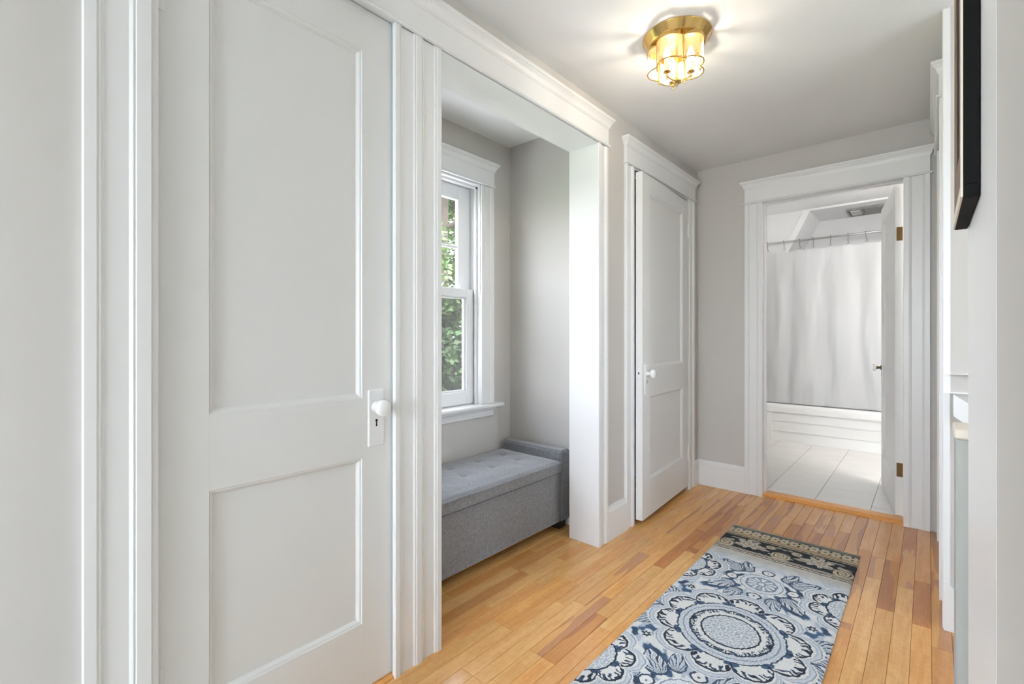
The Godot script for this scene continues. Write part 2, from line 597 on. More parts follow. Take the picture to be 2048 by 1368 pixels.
func left_wall_trim() -> void:
	var t := base("trim_1")
	tag(t, "continuous white moulded casing around the nearest door and the alcove opening", "door trim", "structure")
	casing_x(t, plain_casing(0.124, 0.025, 0.031), XL, 1, -0.144, 2.3)
	casing_x(t, double_casing(), XL, 1, -0.955, 2.3)
	casing_x(t, plain_casing(0.106, 0.022, 0.024), XL, 1, -2.31, 2.3)
	head_board(t, 1, XL, -0.13, -2.416, 2.306, 2.43)
	put("jamb_board", boxes([[Vector3(-1.598, 0, -2.33), Vector3(CF - 0.006, 2.312, -2.311)], [Vector3(-1.598, 0, -1.165), Vector3(CF - 0.006, 2.312, -1.146)]], 0.0015), M["trim paint"], t)
	put("head_jamb", one(Vector3(-1.598, 2.294, -2.311), Vector3(CF - 0.006, 2.312, -1.165), 0.0015), M["trim paint"], t)
	put("jamb_board", boxes([[Vector3(-1.59, 0, -0.282), Vector3(CF - 0.006, 2.312, -0.262)], [Vector3(-1.59, 0, -0.982), Vector3(CF - 0.006, 2.312, -0.963)]], 0.0015), M["trim paint"], t)
	put("head_jamb", one(Vector3(-1.59, 2.308, -0.963), Vector3(CF - 0.006, 2.313, -0.282)), M["trim paint"], t)
	put("door_stop", boxes([[Vector3(-1.48, 0, -0.963), Vector3(-1.465, 2.308, -0.95)], [Vector3(-1.48, 2.295, -0.95), Vector3(-1.465, 2.308, -0.282)], [Vector3(-1.48, 0, -0.295), Vector3(-1.465, 2.308, -0.282)]]), M["trim paint"], t)
	t = base("trim_2")
	tag(t, "white moulded casing and crowned head around the ajar panel door", "door trim", "structure")
	casing_x(t, plain_casing(0.098, 0.02, 0.022), XL, 1, -2.638, 2.272)
	casing_x(t, plain_casing(0.112, 0.024, 0.024), XL, 1, -3.656, 2.272)
	head_board(t, 1, XL, -2.635, -3.772, 2.278, 2.403)
	put("jamb_board", boxes([[Vector3(-1.59, 0, -2.754), Vector3(CF - 0.006, 2.28, -2.735)], [Vector3(-1.59, 0, -3.665), Vector3(CF - 0.006, 2.28, -3.646)]], 0.0015), M["trim paint"], t)
	put("head_jamb", one(Vector3(-1.59, 2.262, -3.646), Vector3(CF - 0.006, 2.28, -2.754), 0.0015), M["trim paint"], t)
	put("door_stop", boxes([[Vector3(-1.48, 0, -2.767), Vector3(-1.462, 2.262, -2.754)], [Vector3(-1.48, 2.249, -3.646), Vector3(-1.462, 2.262, -2.767)]]), M["trim paint"], t)
	# baseboards
	var bp := V2([0, 0, 0.019, 0, 0.019, 0.158, 0.017, 0.16, 0.02, 0.162, 0.0205, 0.168, 0.0165, 0.176, 0.012, 0.186, 0.0105, 0.196, 0.009, 0.2, 0, 0.2])
	var bl := base("baseboard_left")
	tag(bl, "tall white moulded baseboard along the left wall", "baseboard", "structure")
	var mb := MB.new()
	mb.extrude(bp, Vector3(XL, 0, -2.416), Vector3(1, 0, 0), Vector3(0, 1, 0), Vector3(0, 0, -0.222))
	put("baseboard_piece", mb, M["trim paint"], bl)
	mb = MB.new()
	mb.extrude(bp, Vector3(XL, 0, -3.768), Vector3(1, 0, 0), Vector3(0, 1, 0), Vector3(0, 0, -0.1))
	put("baseboard_piece", mb, M["trim paint"], bl)
	mb = MB.new()
	mb.extrude(bp, Vector3(XL, 0, -0.144), Vector3(1, 0, 0), Vector3(0, 1, 0), Vector3(0, 0, 3.3))
	put("baseboard_piece", mb, M["trim paint"], bl)
	var bf := base("baseboard_far")
	tag(bf, "tall white baseboard on the end wall beside the bathroom doorway", "baseboard", "structure")
	mb = MB.new()
	mb.extrude(bp, Vector3(XL, 0, ZF), Vector3(0, 0, 1), Vector3(0, 1, 0), Vector3(0.363, 0, 0))
	put("baseboard_piece", mb, M["trim paint"], bf)
	var ba := base("baseboard_alcove")
	tag(ba, "white baseboard around the inside of the alcove", "baseboard", "structure")
	mb = MB.new()
	mb.extrude(bp, Vector3(-2.23, 0, -2.488), Vector3(0, 0, 1), Vector3(0, 1, 0), Vector3(0.64, 0, 0))
	put("baseboard_piece", mb, M["trim paint"], ba)
	mb = MB.new()
	mb.extrude(bp, Vector3(-2.23, 0, -1.03), Vector3(1, 0, 0), Vector3(0, 1, 0), Vector3(0, 0, -1.458))
	put("baseboard_piece", mb, M["trim paint"], ba)
	# painted-over nail on the end wall
	mb = MB.new()
	mb.lathe(V2([0, 0, 0.006, 0.0005, 0.006, 0.003, 0.0035, 0.006, 0.003, 0.012, 0.0045, 0.015, 0, 0.017]), Transform3D(Basis(Vector3.RIGHT, PI / 2), Vector3(-1.287, 1.017, ZF)), 12)
	tag(put("wall_nail", mb, M["trim paint"]), "small painted nail stuck in the end wall beside the ajar door", "nail")

func casing_z(parent: Node3D, poly: PackedVector2Array, x: float, z: float, y1: float) -> void:
	var mb := MB.new()
	mb.extrude(poly, Vector3(x, 0, z), Vector3(1, 0, 0), Vector3(0, 0, 1), Vector3(0, y1, 0))
	put("casing_board", mb, M["trim paint"], parent)

func far_wall_trim() -> void:
	var t := base("trim_3")
	tag(t, "white moulded casing with a wide crowned head around the bathroom doorway", "door trim", "structure")
	casing_z(t, plain_casing(0.121, 0.026, 0.026), -1.049, ZF, 2.2)
	casing_z(t, plain_casing(0.127, 0.028, 0.026), -0.118, ZF, 2.2)
	head_board(t, 0, ZF, -1.049, 0.009, 2.206, 2.338)
	put("jamb_board", boxes([[Vector3(-0.95, 0, -3.998), Vector3(-0.931, 2.222, ZF + 0.012)], [Vector3(-0.119, 0, -3.998), Vector3(-0.1, 2.222, ZF + 0.012)]], 0.0015), M["trim paint"], t)
	put("head_jamb", one(Vector3(-0.931, 2.203, -3.998), Vector3(-0.119, 2.222, ZF + 0.012), 0.0015), M["trim paint"], t)
	put("door_stop", boxes([[Vector3(-0.931, 0, -3.95), Vector3(-0.918, 2.203, -3.915)], [Vector3(-0.918, 2.19, -3.95), Vector3(-0.119, 2.203, -3.915)]], 0.001), M["trim paint"], t)
	var mb := MB.new()
	mb.extrude(V2([0, 0, 0, 0.006, 0.012, 0.017, 0.022, 0.02, 0.1, 0.02, 0.112, 0.016, 0.12, 0.012, 0.12, 0]), Vector3(-0.945, 0, -3.884), Vector3(0, 0, -1), Vector3(0, 1, 0), Vector3(0.84, 0, 0))
	tag(put("threshold", mb, M["saddle wood"]), "golden oak threshold strip under the bathroom doorway", "threshold", "structure")

# ------------------------------------------------------------------ right-hand side: wall end, stairs, near wall
func right_side() -> void:
	var w := put("wall_right", boxes([
		[Vector3(XR, 0, -2.985), Vector3(0.175, YC, -2.62)],
		[Vector3(XR, 2.29, -3.7), Vector3(0.175, YC, -2.985)],
		[Vector3(XR, 0, ZF), Vector3(0.175, YC, -3.7)],
		[Vector3(0.175, -1.3, -2.76), Vector3(2.6, YC, -2.62)]]), M["wall paint"])
	tag(w, "light grey wall on the right ending at the stair opening", "wall", "structure")
	var t := base("trim_4")
	tag(t, "white casing and crowned head seen edge-on beside the bathroom doorway", "door trim", "structure")
	var mb := MB.new()
	mb.extrude(plain_casing(0.1, 0.022, 0.022), Vector3(XR, 0, -2.885), Vector3(0, 0, -1), Vector3(-1, 0, 0), Vector3(0, 2.285, 0))
	put("casing_board", mb, M["trim paint"], t)
	mb = MB.new()
	mb.extrude(plain_casing(0.1, 0.022, 0.022), Vector3(XR, 0, -3.7), Vector3(0, 0, -1), Vector3(-1, 0, 0), Vector3(0, 2.285, 0))
	put("casing_board", mb, M["trim paint"], t)
	head_board(t, -1, XR, -2.88, -3.79, 2.29, 2.415)
	t = base("trim_5")
	tag(t, "white corner board and cap ledge on the wall end at the stair opening", "corner trim", "structure")
	put("corner_board", boxes([[Vector3(XR - 0.012, 0.0, -2.66), Vector3(XR + 0.012, YC, -2.608)]], 0.003), M["trim paint"], t)
	put("wainscot_panel", one(Vector3(XR + 0.012, 1.04, -2.62), Vector3(0.9, YC, -2.612)), M["wall paint"], t)
	mb = MB.new()
	mb.sweep(V2([-0.01, 0.968, 0.006, 0.968, 0.012, 0.98, 0.03, 0.99, 0.034, 1.022, 0.04, 1.024, 0.04, 1.044, -0.01, 1.044]), V2([XR - 0.0, -2.7, XR - 0.0, -2.612, 0.9, -2.612]), 1.0 if false else -1.0)
	put("cap_ledge", mb, M["trim paint"], t)
	mb = MB.new()
	mb.extrude(V2([0.075, 0.965, 0.075, 0.878, 0.9, 0.215, 0.9, 0.34]), Vector3(0, 0, -2.62), Vector3(1, 0, 0), Vector3(0, 1, 0), Vector3(0, 0, 0.03))
	put("sloped_rail_board", mb, M["trim paint"], t)
	mb = MB.new()
	mb.extrude(V2([0.047, 0.0, 0.047, 0.2, 0.9, -0.48, 0.9, -0.75, 0.13, -0.05, 0.1, 0.0]), Vector3(0, 0, -2.62), Vector3(1, 0, 0), Vector3(0, 1, 0), Vector3(0, 0, 0.018))
	put("stair_skirt_board", mb, M["trim paint"], t)
	# stairs going down to the right
	var s := base("stairs")
	tag(s, "wooden stairs going down to the right behind the half wall", "stairs", "structure")
	for i in 6:
		var x := 0.13 + 0.25 * i
		put("stair_tread", one(Vector3(x - 0.02, -0.2 * i - 0.03 - 0.2, -2.6), Vector3(x + 0.25, -0.2 * i - 0.2, -1.62), 0.004), M["plank 2"], s)
		put("stair_riser", one(Vector3(x, -0.2 * i - 0.2, -2.6), Vector3(x + 0.015, -0.2 * i - 0.012, -1.62)), M["trim paint"], s)
	w = put("wall_stairwell", boxes([[Vector3(1.6, -1.6, -2.62), Vector3(1.7, 0, -1.5)], [Vector3(0.12, -1.6, -1.62), Vector3(1.6, -0.005, -1.5)], [Vector3(0.0, -1.6, -2.62), Vector3(0.12, -0.1, -1.5)], [Vector3(0, -1.7, -2.7), Vector3(1.7, -1.6, -1.5)]]), M["wall paint"])
	tag(w, "walls of the stairwell below the hall floor", "wall", "structure")
	# half wall that guards the stairs
	var h := base("half_wall")
	tag(h, "grey primed half wall with a cream cap guarding the stairs", "half wall", "structure")
	put("half_wall_panel", one(Vector3(0.048, 0, -1.62), Vector3(1.7, 0.962, -1.5), 0.003), M["grey primer"], h)
	put("half_wall_cap", one(Vector3(0.045, 0.962, -1.625), Vector3(1.7, 0.984, -1.495), 0.003), M["cream paint"], h)
	# near wall that carries the picture
	w = put("wall_near", boxes([[Vector3(0.0612, 0, -1.33), Vector3(0.19, YC, -0.46)]]), M["wall paint"])
	tag(w, "grey wall close to the viewer at the right edge", "wall", "structure")
	t = put("trim_6", one(Vector3(0.061, 0, -1.338), Vector3(0.196, YC, -0.81)), M["trim paint"])
	tag(t, "broad white board facing on the wall that carries the black frame", "wall trim", "structure")

# ------------------------------------------------------------------ the landing behind the viewer, with unseen windows added for light
func back_room() -> void:
	var w := put("wall_behind", boxes([
		[Vector3(-1.6, 0, 3.2), Vector3(2.6, 0.9, 3.35)],
		[Vector3(-1.6, 2.15, 3.2), Vector3(2.6, YC, 3.35)],
		[Vector3(-1.6, 0.9, 3.2), Vector3(-1.35, 2.15, 3.35)],
		[Vector3(0.15, 0.9, 3.2), Vector3(2.6, 2.15, 3.35)]]), M["wall paint"])
	tag(w, "wall with an added window opening behind the viewer", "wall", "structure")
	w = put("wall_landing", boxes([
		[Vector3(2.4, 0, -2.62), Vector3(2.55, 0.9, 3.2)],
		[Vector3(2.4, 2.15, -2.62), Vector3(2.55, YC, 3.2)],
		[Vector3(2.4, 0.9, -2.62), Vector3(2.55, 2.15, -2.21)],
		[Vector3(2.4, 0.9, -1.89), Vector3(2.55, 2.15, -1.25)],
		[Vector3(2.4, 0.9, -0.85), Vector3(2.55, 2.15, 3.2)]]), M["wall paint"])
	tag(w, "wall with two added window openings at the far right of the landing", "wall", "structure")
	var spots := [[Vector3(-0.6, 0.9, 3.27), 0.0], [Vector3(2.47, 0.9, -2.05), PI / 2], [Vector3(2.47, 0.9, -1.05), PI / 2], [Vector3(-1.5, 1.3, -4.85), PI / 2]]  # invented windows, placed and sized to light the hall and bathroom
	for i in 4:
		var win := base("window_%d" % (i + 2), spots[i][0])
		win.rotation.y = spots[i][1]
		var hw: float = [0.75, 0.16, 0.2, 0.25][i]
		var hh := 1.25 if i < 3 else 0.5
		tag(win, ["white double hung window added behind the viewer for light", "white double hung window added beside the stairs for light", "white double hung window added on the right of the landing for light", "small unseen window added on the left bathroom wall for light"][i], "window", "structure")
		put("window_frame", boxes([[Vector3(-hw, 0, -0.03), Vector3(-hw + 0.03, hh, 0.03)], [Vector3(hw - 0.03, 0, -0.03), Vector3(hw, hh, 0.03)], [Vector3(-hw, 0, -0.03), Vector3(hw, 0.04, 0.03)], [Vector3(-hw, hh - 0.03, -0.03), Vector3(hw, hh, 0.03)], [Vector3(-hw, hh * 0.5 - 0.015, -0.03), Vector3(hw, hh * 0.5 + 0.015, 0.03)]]), M["vinyl"], win)
		put("pane", one(Vector3(-hw + 0.03, 0.04, 0.0), Vector3(hw - 0.03, hh - 0.03, 0.004)), M["window glass"], win)
	var f := put("floor_landing", boxes([[Vector3(-2.4, -0.2, -0.5), Vector3(2.6, 0.0, 3.4)], [Vector3(0.12, -0.2, -1.5), Vector3(2.6, 0.0, -0.5)], [Vector3(1.7, -0.2, -2.7), Vector3(2.6, 0, -1.5)]]), mat("light bounce carpet", c8(222, 216, 206), 1.0))  # carpet colour picked pale so it bounces light to the ceiling
	tag(f, "unseen landing floor behind the viewer with carpet made pale to bounce light", "floor", "structure")
	f = put("floor_base", boxes([[Vector3(-2.4, -0.2, -3.998), Vector3(0.12, -0.012, -0.5)]]), mat("subfloor", c8(96, 70, 46), 0.9))
	tag(f, "wooden base below the hallway planks", "floor", "structure")

# ------------------------------------------------------------------ bathroom
func bathroom() -> void:
	var P: StandardMaterial3D = M["bath paint"]
	var w := put("wall_bath", boxes([
		[Vector3(-1.56, -0.2, -7.0), Vector3(-1.44, 1.3, -3.998)],
		[Vector3(-1.56, 1.8, -7.0), Vector3(-1.44, 2.72, -3.998)],
		[Vector3(-1.56, 1.3, -7.0), Vector3(-1.44, 1.8, -5.1)],
		[Vector3(-1.56, 1.3, -4.6), Vector3(-1.44, 1.8, -3.998)],
		[Vector3(1.2, -0.2, -6.0), Vector3(1.3, 2.72, -3.998)],
		[Vector3(0.1, -0.2, -6.9), Vector3(1.3, 2.72, -6.0)],
		[Vector3(-1.56, -0.2, -7.0), Vector3(1.3, 2.72, -6.82)]]), P)
	tag(w, "white bathroom walls seen through the doorway", "wall", "structure")
	var mb := one(Vector3(-1.56, 2.615, -6.9), Vector3(1.3, 2.72, -3.99))
	tag(put("ceiling_bath", mb, P), "flat white bathroom ceiling", "ceiling", "structure")
	# glossy tub surround under the slope
	var s := base("tub_surround")
	tag(s, "glossy white panels lining the tub recess under the sloped ceiling", "tub surround", "structure")
	mb = MB.new()
	mb.extrude(V2([-1.44, 1.72, -0.995, 2.603, 0.1, 2.603, 0.1, 2.615, -1.44, 2.615]), Vector3(0, 0, -6.11), Vector3(1, 0, 0), Vector3(0, 1, 0), Vector3(0, 0, -0.71))
	put("ceiling_panel", mb, M["acrylic"], s)
	mb = MB.new()
	mb.extrude(V2([-1.44, 1.79, -1.44, 1.665, -0.985, 2.603, -1.05, 2.603]), Vector3(0, 0, -6.12), Vector3(1, 0, 0), Vector3(0, 1, 0), Vector3(0, 0, 0.018))
	mb.box(Vector3(-1.05, 2.597, -6.12), Vector3(0.1, 2.615, -6.102))
	put("edge_trim", mb, M["vinyl"], s)
	put("back_panel", one(Vector3(-1.44, 0.4, -6.82), Vector3(0.1, 2.603, -6.805)), M["acrylic"], s)
	put("side_panel", one(Vector3(-1.44, 0.4, -6.805), Vector3(-1.425, 1.75, -6.0)), M["acrylic"], s)
	# tub
	var tub := base("bathtub", Vector3(-0.66, 0, -6.0))
	tag(tub, "white bathtub with a stepped apron below the shower curtain", "bathtub")
	mb = MB.new()
	mb.extrude(V2([0.03, 0.0, -0.009, 0.0, -0.003, 0.119, -0.003, 0.123, -0.012, 0.125, -0.006, 0.233, -0.006, 0.237, -0.015, 0.239, -0.009, 0.338, 0.03, 0.338]), Vector3(-0.68, 0, -0.014), Vector3(0, 0, -1), Vector3(0, 1, 0), Vector3(1.36, 0, 0))
	mb.box(Vector3(-0.76, 0, -0.03), Vector3(-0.68, 0.34, 0.0), 0.004)
	mb.box(Vector3(0.68, 0, -0.03), Vector3(0.76, 0.34, 0.0), 0.004)
	put("apron", mb, M["white porcelain"], tub)
	mb = MB.new()
	mb.extrude(V2([0.07, 0.335, -0.01, 0.335, -0.018, 0.342, -0.02, 0.36, -0.02, 0.395, -0.014, 0.415, -0.002, 0.427, 0.014, 0.431, 0.05, 0.43, 0.065, 0.42, 0.07, 0.4]), Vector3(-0.76, 0, 0), Vector3(0, 0, -1), Vector3(0, 1, 0), Vector3(1.52, 0, 0))
	put("front_rim", mb, M["white porcelain"], tub)
	put("basin", boxes([[Vector3(-0.76, 0.02, -0.8), Vector3(0.76, 0.06, -0.03)], [Vector3(-0.76, 0.06, -0.8), Vector3(0.76, 0.425, -0.72)], [Vector3(-0.76, 0.06, -0.72), Vector3(-0.66, 0.425, -0.07)], [Vector3(0.66, 0.06, -0.72), Vector3(0.76, 0.425, -0.07)], [Vector3(-0.66, 0.06, -0.07), Vector3(0.66, 0.335, -0.03)]], 0.01), M["white porcelain"], tub)
	# curtain, rod and hooks
	mb = MB.new()
	mb.tube([Vector3(-1.44, 2.268, -6.05), Vector3(-0.5, 2.268, -6.05), Vector3(0.1, 2.268, -6.05)], 0.0125, 14)
	tag(put("curtain_rod", mb, M["chrome"]), "chrome shower curtain rod across the tub recess", "curtain rod")
	var hooks := [-1.40, -1.235, -1.077, -0.949, -0.788, -0.634, -0.487]
	var wob := noise(71, 1.3, 2)
	mb = MB.new()
	var NX := 220
	var NY := 40
	var folds := func(i: int, j: int) -> Vector3:
		var f := float(i) / NX
		var g := float(j) / NY
		var x := lerpf(-1.425, 0.08, f)
		var y := lerpf(2.17, 0.438, g)
		if g < 0.02:
			y -= 0.012 * absf(sin((x + 1.40) * PI / 0.155))
		var amp := 0.006 + 0.009 * smoothstep(0.0, 0.3, g) - 0.006 * smoothstep(0.85, 1.0, g)
		var z := -6.064 + amp * sin((x + 1.40) * TAU / 0.31 + 0.9 * wob.get_noise_2d(x * 2.0, y * 0.6) * 2.0) + 0.006 * wob.get_noise_2d(x * 6.0, y * 0.7 + 3.0)
		return Vector3(x, y, z)
	mb.grid(NX, NY, folds, Vector3(0, 0, 1))
	tag(put("shower_curtain", mb, M["curtain_cloth"] if M.has("curtain_cloth") else M["curtain cloth"]), "translucent white shower curtain hanging inside the tub", "curtain")
	var k := 0
	for x in hooks:
		var h := MB.new()
		var pts := []
		var lean: float = [0.0, 0.006, 0.001, 0.0, -0.006, -0.003, 0.008, 0.002, -0.003, 0.004][k]
		for i in 11:
			var an := PI * 1.15 * i / 10.0 - 0.25
			pts.append(Vector3(0, 0.001 + 0.017 * sin(an), 0.017 * cos(an)))
		pts.append(Vector3(lean * 0.5, -0.04, -0.012))
		for i in 8:
			var an := PI * 1.5 * i / 7.0
			pts.append(Vector3(lean + 0.010 * sin(an), -0.078 + 0.012 * cos(an), -0.010 + 0.001 * i))
		h.tube(pts, 0.0022, 6)
		var hk := put("curtain_hook", h, M["steel wire"])
		hk.position = Vector3(x, 2.268, -6.05)
		var said: String = ["first wire curtain hook from the left, half hidden by the door casing", "second wire curtain hook from the left, leaning right", "third wire curtain hook from the left", "fourth wire curtain hook from the left, hanging straight", "fifth wire curtain hook from the left, leaning left", "sixth wire curtain hook from the left", "seventh wire curtain hook from the left, nearest the open door"][k]
		tag(hk, said, "hook", "", "hooks on the shower curtain rod")
		k += 1
	# exhaust fan in the ceiling over the tub
	var fan := base("exhaust_fan", Vector3(-0.5, 2.603, -6.53))
	tag(fan, "grey exhaust fan with a light lens in the ceiling over the tub", "exhaust fan")
	put("fan_frame", boxes([[Vector3(-0.19, -0.018, -0.17), Vector3(0.19, 0.0, -0.15)], [Vector3(-0.19, -0.018, 0.15), Vector3(0.19, 0, 0.17)], [Vector3(-0.19, -0.018, -0.15), Vector3(-0.17, 0, 0.15)], [Vector3(0.17, -0.018, -0.15), Vector3(0.19, 0, 0.15)], [Vector3(-0.05, -0.018, -0.15), Vector3(-0.035, 0, 0.15)]], 0.003), M["grille plastic"], fan)
	put("light_lens", one(Vector3(-0.155, -0.022, -0.1), Vector3(-0.06, -0.004, 0.1), 0.004), mat("fan lens", c8(196, 196, 194), 0.4), fan)
	for i in 9:
		put("grille_slat", one(Vector3(-0.03, -0.016, -0.142 + 0.033 * i), Vector3(0.168, -0.004, -0.124 + 0.033 * i)), M["grille plastic"], fan)
	# tiled floor
	var fl := put("floor_bath", one(Vector3(-1.56, -0.2, -6.9), Vector3(1.3, 0.006, -3.998)), mat("grout", c8(176, 172, 165), 0.9))
	tag(fl, "pale stone tile floor of the bathroom", "floor", "structure")
	var TX := [[-1.44, -1.262, -4.75], [-1.259, -0.9405, -4.44], [-0.9375, -0.6215, -4.755], [-0.6185, -0.2985, -4.435], [-0.2955, 0.022, -4.755], [0.025, 0.343, -4.44]]
	var tm: StandardMaterial3D = M["floor tile"]
	for c in TX:
		for r in range(-4, 4):
			var z1 := minf(c[2] + 0.64 * (r + 1) - 0.0015, -4.003)
			var z0 := maxf(c[2] + 0.64 * r + 0.0015, -6.01)
			if z1 - z0 < 0.02:
				continue
			var q := MB.new()
			q.box(Vector3(c[0], 0.004, z0), Vector3(c[1], 0.011, z1), 0.0012)
			var ou := rng.randf()
			for i in q.v.size():
				q.t[i] = Vector2((q.v[i].x) * 1.3 + ou, (q.v[i].z) * 0.8 + ou * 3.0)
			put("tile", q, tm, fl)
	# vanity light on the bathroom side of the end wall, right of the doorway
	var vl := base("vanity_light", Vector3(0.62, 2.05, -4.0))
	tag(vl, "row of three white glass globes above the bathroom vanity", "wall light")
	put("back_plate", one(Vector3(-0.3, -0.05, -0.03), Vector3(0.3, 0.05, 0.0), 0.008), M["chrome"], vl)
	for i in 3:
		var gx := -0.2 + 0.2 * i
		var q := MB.new()
		q.tube([Vector3(gx, 0, -0.02), Vector3(gx, 0, -0.07)], 0.02, 12)
		put("globe_holder", q, M["chrome"], vl)
		q = MB.new()
		var pr := PackedVector2Array()
		for j in 13:
			var an := -PI / 2 + PI * j / 12.0
			pr.append(Vector2(0.06 * cos(an), 0.06 * sin(an)))
		q.lathe(pr, Transform3D(Basis(), Vector3(gx, 0, -0.125)), 20)
		put("globe_lamp", q, M["globe glow"], vl)
		var l := OmniLight3D.new()
		l.name = "globe_light"
		l.light_color = Color(1.0, 0.99, 0.98)
		l.light_energy = 0.3
		l.light_size = 0.055
		l.omni_range = 9.0
		l.omni_attenuation = 2.0
		l.shadow_enabled = true
		l.position = Vector3(gx, 0, -0.125)
		vl.add_child(l, true)

# ------------------------------------------------------------------ alcove window
func alcove_window() -> void:
	var w := base("window_1")
	tag(w, "white double hung window in the alcove looking onto trees", "window", "structure")
	var zr := -2.19
	var zl := -1.30
	# casing, head, stool, apron
	var p := plain_casing(0.119, 0.024, 0.026)
	casing_x(w, p, -2.23, 1, zr, 2.206)
	casing_x(w, p, -2.23, 1, zl + 0.119, 2.206)
	var mb: MB
	for c in w.get_children():
		var ms: MeshInstance3D = c
		# these boards start at the stool, not at the floor
		var q := MB.new()
		var z0: float = zr if c == w.get_child(0) else zl + 0.119
		q.extrude(p, Vector3(-2.23, 0.746, z0), Vector3(0, 0, -1), Vector3(1, 0, 0), Vector3(0, 1.46, 0))
		ms.mesh = q.mesh()
	head_board(w, 1, -2.23, -1.18, -2.309, 2.212, 2.335)
	put("window_stool", one(Vector3(-2.30, 0.722, -2.369), Vector3(-2.17, 0.746, -1.12), 0.006), M["trim paint"], w)
	mb = MB.new()
	mb.extrude(V2([0, 0.0, 0.012, 0.0, 0.016, 0.004, 0.016, 0.04, 0.02, 0.044, 0.034, 0.05, 0.036, 0.062, 0, 0.062]), Vector3(-2.23, 0.66, -1.18), Vector3(1, 0, 0), Vector3(0, 1, 0), Vector3(0, 0, -1.125))
	put("window_apron", mb, M["trim paint"], w)
	put("jamb_liner", boxes([[Vector3(-2.38, 0.735, -2.205), Vector3(-2.225, 2.21, zr)], [Vector3(-2.38, 0.735, zl), Vector3(-2.225, 2.21, zl + 0.015)], [Vector3(-2.38, 2.195, zr), Vector3(-2.225, 2.21, zl)], [Vector3(-2.40, 0.72, zr), Vector3(-2.30, 0.748, zl)]], 0.001), M["vinyl"], w)
	put("window_stop", boxes([[Vector3(-2.272, 0.746, zr), Vector3(-2.256, 2.195, zr + 0.016)], [Vector3(-2.272, 2.179, zr), Vector3(-2.256, 2.195, zl)], [Vector3(-2.272, 0.746, zl - 0.016), Vector3(-2.256, 2.195, zl)]], 0.002), M["trim paint"], w)
	# upper sash, set outside
	var up := put("upper_sash", boxes([[Vector3(-2.355, 1.46, zr), Vector3(-2.325, 2.195, zr + 0.11)], [Vector3(-2.355, 1.46, zl - 0.07), Vector3(-2.325, 2.195, zl)], [Vector3(-2.355, 2.10, zr + 0.11), Vector3(-2.325, 2.195, zl - 0.07)], [Vector3(-2.355, 1.46, zr + 0.11), Vector3(-2.325, 1.5, zl - 0.07)]], 0.003), M["vinyl"], w)
	put("muntin", one(Vector3(-2.348, 1.778, zr + 0.11), Vector3(-2.332, 1.796, zl - 0.07), 0.002), M["vinyl"], up)
	put("muntin", one(Vector3(-2.348, 1.5, -1.755), Vector3(-2.332, 2.10, -1.737), 0.002), M["vinyl"], up)
	put("pane", one(Vector3(-2.342, 1.5, zr + 0.11), Vector3(-2.338, 2.10, zl - 0.07)), M["window glass"], up)
	# lower sash, set inside
	var lo := put("lower_sash", boxes([[Vector3(-2.318, 0.75, zr + 0.004), Vector3(-2.286, 1.512, zr + 0.07)], [Vector3(-2.318, 0.75, zl - 0.07), Vector3(-2.286, 1.512, zl - 0.004)], [Vector3(-2.318, 1.455, zr + 0.07), Vector3(-2.286, 1.512, zl - 0.07)], [Vector3(-2.318, 0.75, zr + 0.07), Vector3(-2.286, 0.835, zl - 0.07)]], 0.003), M["vinyl"], w)
	put("glazing_stop", boxes([[Vector3(-2.312, 0.835, zr + 0.07), Vector3(-2.300, 1.455, zr + 0.082)], [Vector3(-2.312, 1.443, zr + 0.082), Vector3(-2.300, 1.455, zl - 0.07)], [Vector3(-2.312, 0.835, zr + 0.082), Vector3(-2.300, 0.847, zl - 0.07)]], 0.002), M["vinyl"], lo)
	put("pane", one(Vector3(-2.308, 0.835, zr + 0.07), Vector3(-2.304, 1.455, zl - 0.07)), M["window glass"], lo)
	put("insect_screen", one(Vector3(-2.369, 0.76, zr + 0.03), Vector3(-2.368, 1.47, zl - 0.03)), M["insect screen"], w)
	put("screen_frame", boxes([[Vector3(-2.375, 0.75, zr + 0.002), Vector3(-2.362, 1.48, zr + 0.03)], [Vector3(-2.375, 0.75, zl - 0.03), Vector3(-2.362, 1.48, zl - 0.002)], [Vector3(-2.375, 0.75, zr + 0.03), Vector3(-2.362, 0.775, zl - 0.03)], [Vector3(-2.375, 1.46, zr + 0.03), Vector3(-2.362, 1.48, zl - 0.03)]]), M["vinyl"], w)

